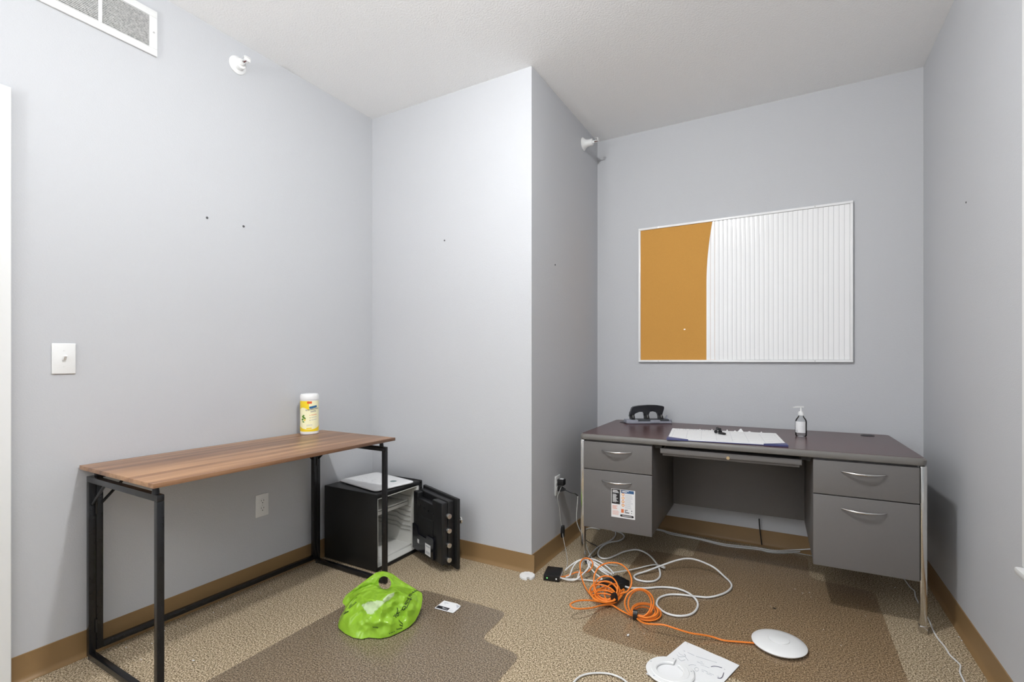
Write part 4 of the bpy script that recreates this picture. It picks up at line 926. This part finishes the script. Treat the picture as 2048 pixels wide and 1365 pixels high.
m = MB(); m.tube(W, 0.0034, 8); part('strain_relief', m, 'black_plastic', t, True, ang=80)
W = [W[-1], wall_pt(1155, 1006, XC+0.130), wall_pt(1153, 1032, XC+0.130), wall_pt(1155, 1049, XC+0.135), wall_pt(1163, 1068, XC+0.155), wall_pt(1170, 1083, XC+0.175), wall_pt(1177, 1104, XC+0.195), floor_at(1186, 1119, 0.008), floor_at(1200, 1125, 0.008), floor_at(1215, 1130, 0.008), floor_at(1235, 1132, 0.008)]
m = MB(); m.tube(W, 0.0026, 8); part('cord', m, 'grey_cable', t, True, ang=80)
# black cord tangled near the leg
m = MB(); m.tube([floor_at(1156, 1049, 0.12), floor_at(1168, 1075, 0.06), floor_at(1176, 1084, 0.012), floor_at(1190, 1091, 0.008), floor_at(1198, 1098, 0.008), floor_at(1193, 1110, 0.008), floor_at(1180, 1117, 0.008)], 0.0026, 8); solo('thin_black_cable', m, 'black_plastic', 'thin black cord curling on the carpet beside the left desk leg', 'cable', ang=80)
m = MB(); m.tube([floor_at(1168, 1061, 0.010), floor_at(1178, 1057, 0.008), floor_at(1188, 1057, 0.008), floor_at(1200, 1060, 0.008)], 0.0034, 8); solo('white_cable', m, 'white_cable', 'white cable end under the back of the left pedestal', 'cable', GW, ang=80)

# cables along the back wall, stick, right-hand cable, front cable
m = MB(); m.tube([floor_at(u, v, 0.010) for u, v in ((1300, 1056), (1325, 1061), (1345, 1067), (1400, 1078), (1450, 1089), (1512, 1096), (1545, 1101.5), (1580, 1101))]+[Vector((0.075, YB-0.028, 0.026)), Vector((0.13, YB-0.026, 0.040))], 0.0036, 8); solo('white_cable', m, 'white_cable', 'upper white cable along the back baseboard under the desk', 'cable', GW, ang=80)
m = MB(); m.tube([floor_at(u, v, 0.006) for u, v in ((1300, 1058), (1325, 1063), (1345, 1070), (1400, 1080), (1450, 1092), (1512, 1099), (1545, 1104.5), (1580, 1104.5), (1600, 1104), (1618, 1102))], 0.0036, 8); solo('white_cable', m, 'white_cable', 'lower white cable along the back baseboard under the desk', 'cable', GW, ang=80)
m = MB(); m.tube([floor_at(u, v, 0.004) for u, v in ((1515, 1099.5), (1540, 1106), (1565, 1107.5), (1590, 1106.5), (1610, 1110), (1640, 1115))], 0.0024, 6); solo('grey_cable', m, 'grey_cable', 'thin grey cable at the back wall behind the right pedestal', 'cable', ang=80)
m = MB(); m.tube([Vector((-0.150, YB-0.030, 0.175)), Vector((-0.146, YB-0.030, 0.110)), Vector((-0.135, YB-0.032, 0.016))], 0.0032, 8); solo('black_rod', m, 'black_plastic', 'thin black rod standing against the back baseboard under the desk', 'rod', ang=80)
m = MB(); m.tube([floor_at(u, v, 0.005) for u, v in ((1800, 1150), (1809, 1160), (1821, 1176), (1829, 1183), (1831, 1194), (1840, 1212), (1850, 1228), (1859, 1243), (1866, 1261), (1876, 1278), (1890, 1295), (1900, 1311), (1916, 1326), (1921, 1333), (1920, 1345), (1926, 1359), (1936, 1378), (1950, 1400))], 0.0030, 8); solo('white_cable', m, 'white_cable', 'white cable winding past the right desk leg along the right wall', 'cable', GW, ang=80)
m = MB(); m.tube([floor_at(u, v, 0.006) for u, v in ((1135, 1385), (1148, 1365), (1162, 1353), (1185, 1347.5), (1215, 1348), (1240, 1356), (1256, 1368), (1270, 1385))], 0.0034, 8); solo('white_cable', m, 'white_cable', 'white cable arc at the bottom edge between the chair mats', 'cable', GW, ang=80)

# lint and paper crumbs on the carpet
m = MB()
for u, v, s_ in [(387, 1322, 5), (252, 1296, 3), (304, 1288, 3), (427, 1226, 3), (443, 1214, 3), (282, 1320, 3), (542, 1180, 2), (521, 1187, 2), (669, 1246, 2), (832, 1163, 2), (1790, 1176, 4), (1923, 1282, 4), (1918, 1275, 3), (1605, 1187, 3), (1619, 1186, 3), (1590, 1179, 3), (1622, 1195, 2), (1731, 1233, 2), (1256, 1271, 8), (1304, 1103, 4), (1246, 1095, 3), (1247, 1118, 3), (1212, 1110, 2), (1231, 1113, 6), (1259, 1238, 2), (1288, 1268, 2), (1541, 1213, 2), (1682, 1292, 2), (1647, 1260, 2), (470, 1199, 3), (371, 1254, 2), (329, 1262, 3)]:
    p = floor_at(u, v, 0.0045); r = s_*0.0011; a = random.uniform(0, PI)
    m.M = Matrix.Translation(p) @ Matrix.Rotation(a, 4, 'Z'); m.prism([(-r, -r*0.35), (r*0.7, -r*0.5), (r, r*0.2), (-r*0.5, r*0.5)], 0, 0.0012)
solo('lint', m, 'paper', 'white lint and paper crumbs scattered over the carpet', 'lint', kind='stuff', smooth=False)
m = MB(); p = floor_at(1549, 1218, 0.0042); m.M = Matrix.Translation(p); m.prism([(-0.006, -0.002), (0.005, -0.003), (0.007, 0.002), (-0.002, 0.003)], 0, 0.003); solo('black_crumb', m, 'black_plastic', 'tiny black crumb in the middle of the right chair mat', 'crumb', smooth=False)

# ------------------------------------------------------------------ green carrier bag
OUT = [(765, 1143, .165), (752, 1146, .162), (738, 1156, .150), (722, 1168, .130), (706, 1180, .105), (692, 1191, .080), (686, 1201, .060), (685, 1207, .050), (691, 1213, .045), (688, 1221, .040), (680, 1235, .025), (676, 1250, .014), (677, 1257, .009), (690, 1268, .006), (706, 1276, .006), (723, 1279, .006), (737, 1276, .006), (760, 1278, .006), (780, 1274, .006), (800, 1265, .006), (818, 1255, .008), (830, 1243, .014), (838, 1228, .030), (843, 1213, .050), (845, 1198, .065), (844, 1187, .080), (833, 1180, .090), (818, 1171, .105), (800, 1160, .125), (786, 1149, .150), (776, 1145, .160)]
NA, NR = 190, 74
def closed_resample(P, n):
    L = len(P); o = []
    seg = [(P[(i+1) % L]-P[i]).length for i in range(L)]; tot = sum(seg); acc = 0; i = 0; s0 = 0
    for k in range(n):
        d = tot*k/n
        while s0+seg[i] < d: s0 += seg[i]; i += 1
        q = (d-s0)/seg[i]; o.append(P[i].lerp(P[(i+1) % L], q))
    return o
ro = closed_resample([floor_at(u, v, z) for u, v, z in OUT], NA)
HC = (769.5, 1166.5)
rh = []
for p in ro:                                             # hole rim, matched to the outline by direction
    d = -math.sin(-YAW)*0
    c, s = math.cos(YAW), math.sin(YAW); dep = -s*p.x+c*p.y; u = 1024+FPX*(c*p.x+s*p.y)/dep; v = HORIZ-FPX*(p.z-CH)/dep
    a = math.atan2(v-HC[1], u-HC[0]); rh.append(floor_at(HC[0]+12.5*math.cos(a), HC[1]+13*math.sin(a)+1.5*math.cos(a), 0.128-0.028*math.sin(a)))
view = (Vector((0, 0, CH))-Vector((-1.62, 1.60, 0.07))).normalized()
m = MB(); g = []; pale_vals = {}
for j in range(NR+1):
    q = j/NR; row = []
    for i in range(NA):
        a, b_ = rh[i], ro[i]; p = a.lerp(b_, q); low = max(0.0, min(1.0, 1-ro[i].z/0.09))
        blg = math.sin(PI*q**0.9)*low
        p = p + Vector((0, 0, 1))*(0.050*blg) + view*(0.018*blg)
        env = min(1.0, q*5.0)*min(1.0, (1-q)*6.0)
        v1 = noise.voronoi(p*10.5+Vector((3.1, 0.2, 5)))[0]; v2 = noise.voronoi(p*24.0+Vector((9, 4, 1)))[0]; v3 = noise.voronoi(p*55.0)[0]
        cr = 0.075*(v1[0]-0.35)*(0.15+0.85*low)+0.032*(v2[0]-0.35)*(0.3+0.7*low)+0.006*(v3[0]-0.35)
        p = p + view*(cr*env)+Vector((0, 0, 0.006))*env*low
        p.z = max(p.z, 0.0045)
        row.append(m.v(p))
    g.append(row)
for j in range(NR):
    for i in range(NA): k = (i+1) % NA; m.f([g[j][i], g[j][k], g[j+1][k], g[j+1][i]])
# back sheet
gb = [g[0]]
back = Vector((-0.707, 0.707, 0))*0.0+Vector((-0.62, 0.78, 0))
nb = 8
for j in range(1, nb):
    q = j/nb; row = []
    for i in range(NA):
        p = rh[i].lerp(ro[i], q)+back*(0.022*math.sin(PI*q)); low = max(0.0, min(1.0, 1-ro[i].z/0.09))
        p.z = max(0.0042, p.z*(1-0.75*math.sin(PI*q)*low)-0.004*math.sin(PI*q)); row.append(m.v(p))
    gb.append(row)
gb.append(g[NR])
for j in range(nb):
    for i in range(NA): k = (i+1) % NA; m.f([gb[j][k], gb[j][i], gb[j+1][i], gb[j+1][k]])
bmesh.ops.recalc_face_normals(m.bm, faces=m.bm.faces)
tree = BVHTree.FromBMesh(m.bm)
bo = floor_at(757, 1225, 0.0)
t = root('carrier_bag', 'crumpled lime green plastic carrier bag with a handle hole on the chair mat', 'plastic bag', (bo.x, bo.y, 0.0))
def img(p):
    c, s = math.cos(YAW), math.sin(YAW); dep = -s*p.x+c*p.y; return (1024+FPX*(c*p.x+s*p.y)/dep, HORIZ-FPX*(p.z-CH)/dep)
def inside(p, poly):
    r = False; x, y = p
    for i in range(len(poly)):
        (x0, y0), (x1, y1) = poly[i-1], poly[i]
        if (y0 > y) != (y1 > y) and x < (x1-x0)*(y-y0)/(y1-y0)+x0: r = not r
    return r
PALE = [[(723, 1211), (736, 1205), (755, 1202), (772, 1204), (760, 1214), (744, 1230), (735, 1228)], [(765, 1200), (776, 1190), (789, 1185), (788, 1192), (776, 1203), (768, 1205)]]  # outlines of the paler patches on the film
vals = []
for q in m.bm.verts: vals.append(1.0 if any(inside(img(q.co), pl) for pl in PALE) else 0.0)
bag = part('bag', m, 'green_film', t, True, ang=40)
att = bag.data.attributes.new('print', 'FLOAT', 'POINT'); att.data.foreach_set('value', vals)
def bag_strokes(strokes, r):
    m = MB(); org = Vector((0, 0, CH))
    for s_ in strokes:
        pts = []
        P_ = [Vector((x, y, 0)) for x, y in s_]; Q = []
        for i in range(len(P_)-1):
            for k in range(5): Q.append(P_[i].lerp(P_[i+1], k/5))
        Q.append(P_[-1])
        for q in Q:
            u, v = 665+q.x/8.75, 1135+q.y/8.75; d = (floor_at(u, v, 0)-org).normalized(); h_ = tree.ray_cast(org, d)
            if h_[0] is not None: pts.append(h_[0]-d*0.0008)
        if len(pts) > 2: m.tube(pts, r, 5, 2)
    return m
SC = [[(1515, 395), (1490, 415), (1475, 395), (1455, 430), (1440, 410), (1425, 448), (1405, 432), (1395, 465)], [(1385, 470), (1350, 478), (1335, 500), (1355, 510), (1382, 490)],
      [(1378, 535), (1345, 600), (1318, 670), (1290, 722)], [(1305, 540), (1345, 555), (1385, 570)], [(1330, 560), (1290, 600), (1262, 645), (1285, 650), (1320, 610)],
      [(1278, 690), (1240, 690), (1215, 735), (1245, 755), (1280, 700), (1262, 745)], [(1215, 740), (1195, 762)],
      [(1130, 712), (1142, 760), (1118, 820), (1180, 790)], [(1145, 800), (1115, 830), (1125, 860), (1155, 850), (1150, 815)], [(1092, 820), (1100, 860), (1118, 888)], [(1100, 855), (1062, 858)]]
part('lettering', bag_strokes(SC, 0.0015), 'bag_ink', t, True, label='dark handwritten-style lettering on the bag')
SM = []
for (x0, y0, x1, y1, n_) in ((285, 722, 420, 608, 9), (190, 822, 280, 770, 7), (295, 690, 340, 640, 3), (1160, 930, 1232, 1000, 6), (1120, 1092, 1225, 1062, 6), (985, 1165, 1090, 1120, 4), (700, 1050, 800, 1060, 5), (1172, 1010, 1230, 1030, 4)):
    for k in range(n_):
        q = (k+0.5)/n_; x, y = x0+(x1-x0)*q, y0+(y1-y0)*q; a = random.uniform(0, 6.28)
        SM.append([(x-7, y-10*random.random()-4), (x+4, y+2), (x-3, y+10), (x+7, y+6)])
part('small_print', bag_strokes(SM, 0.0009), 'bag_ink', t, True)
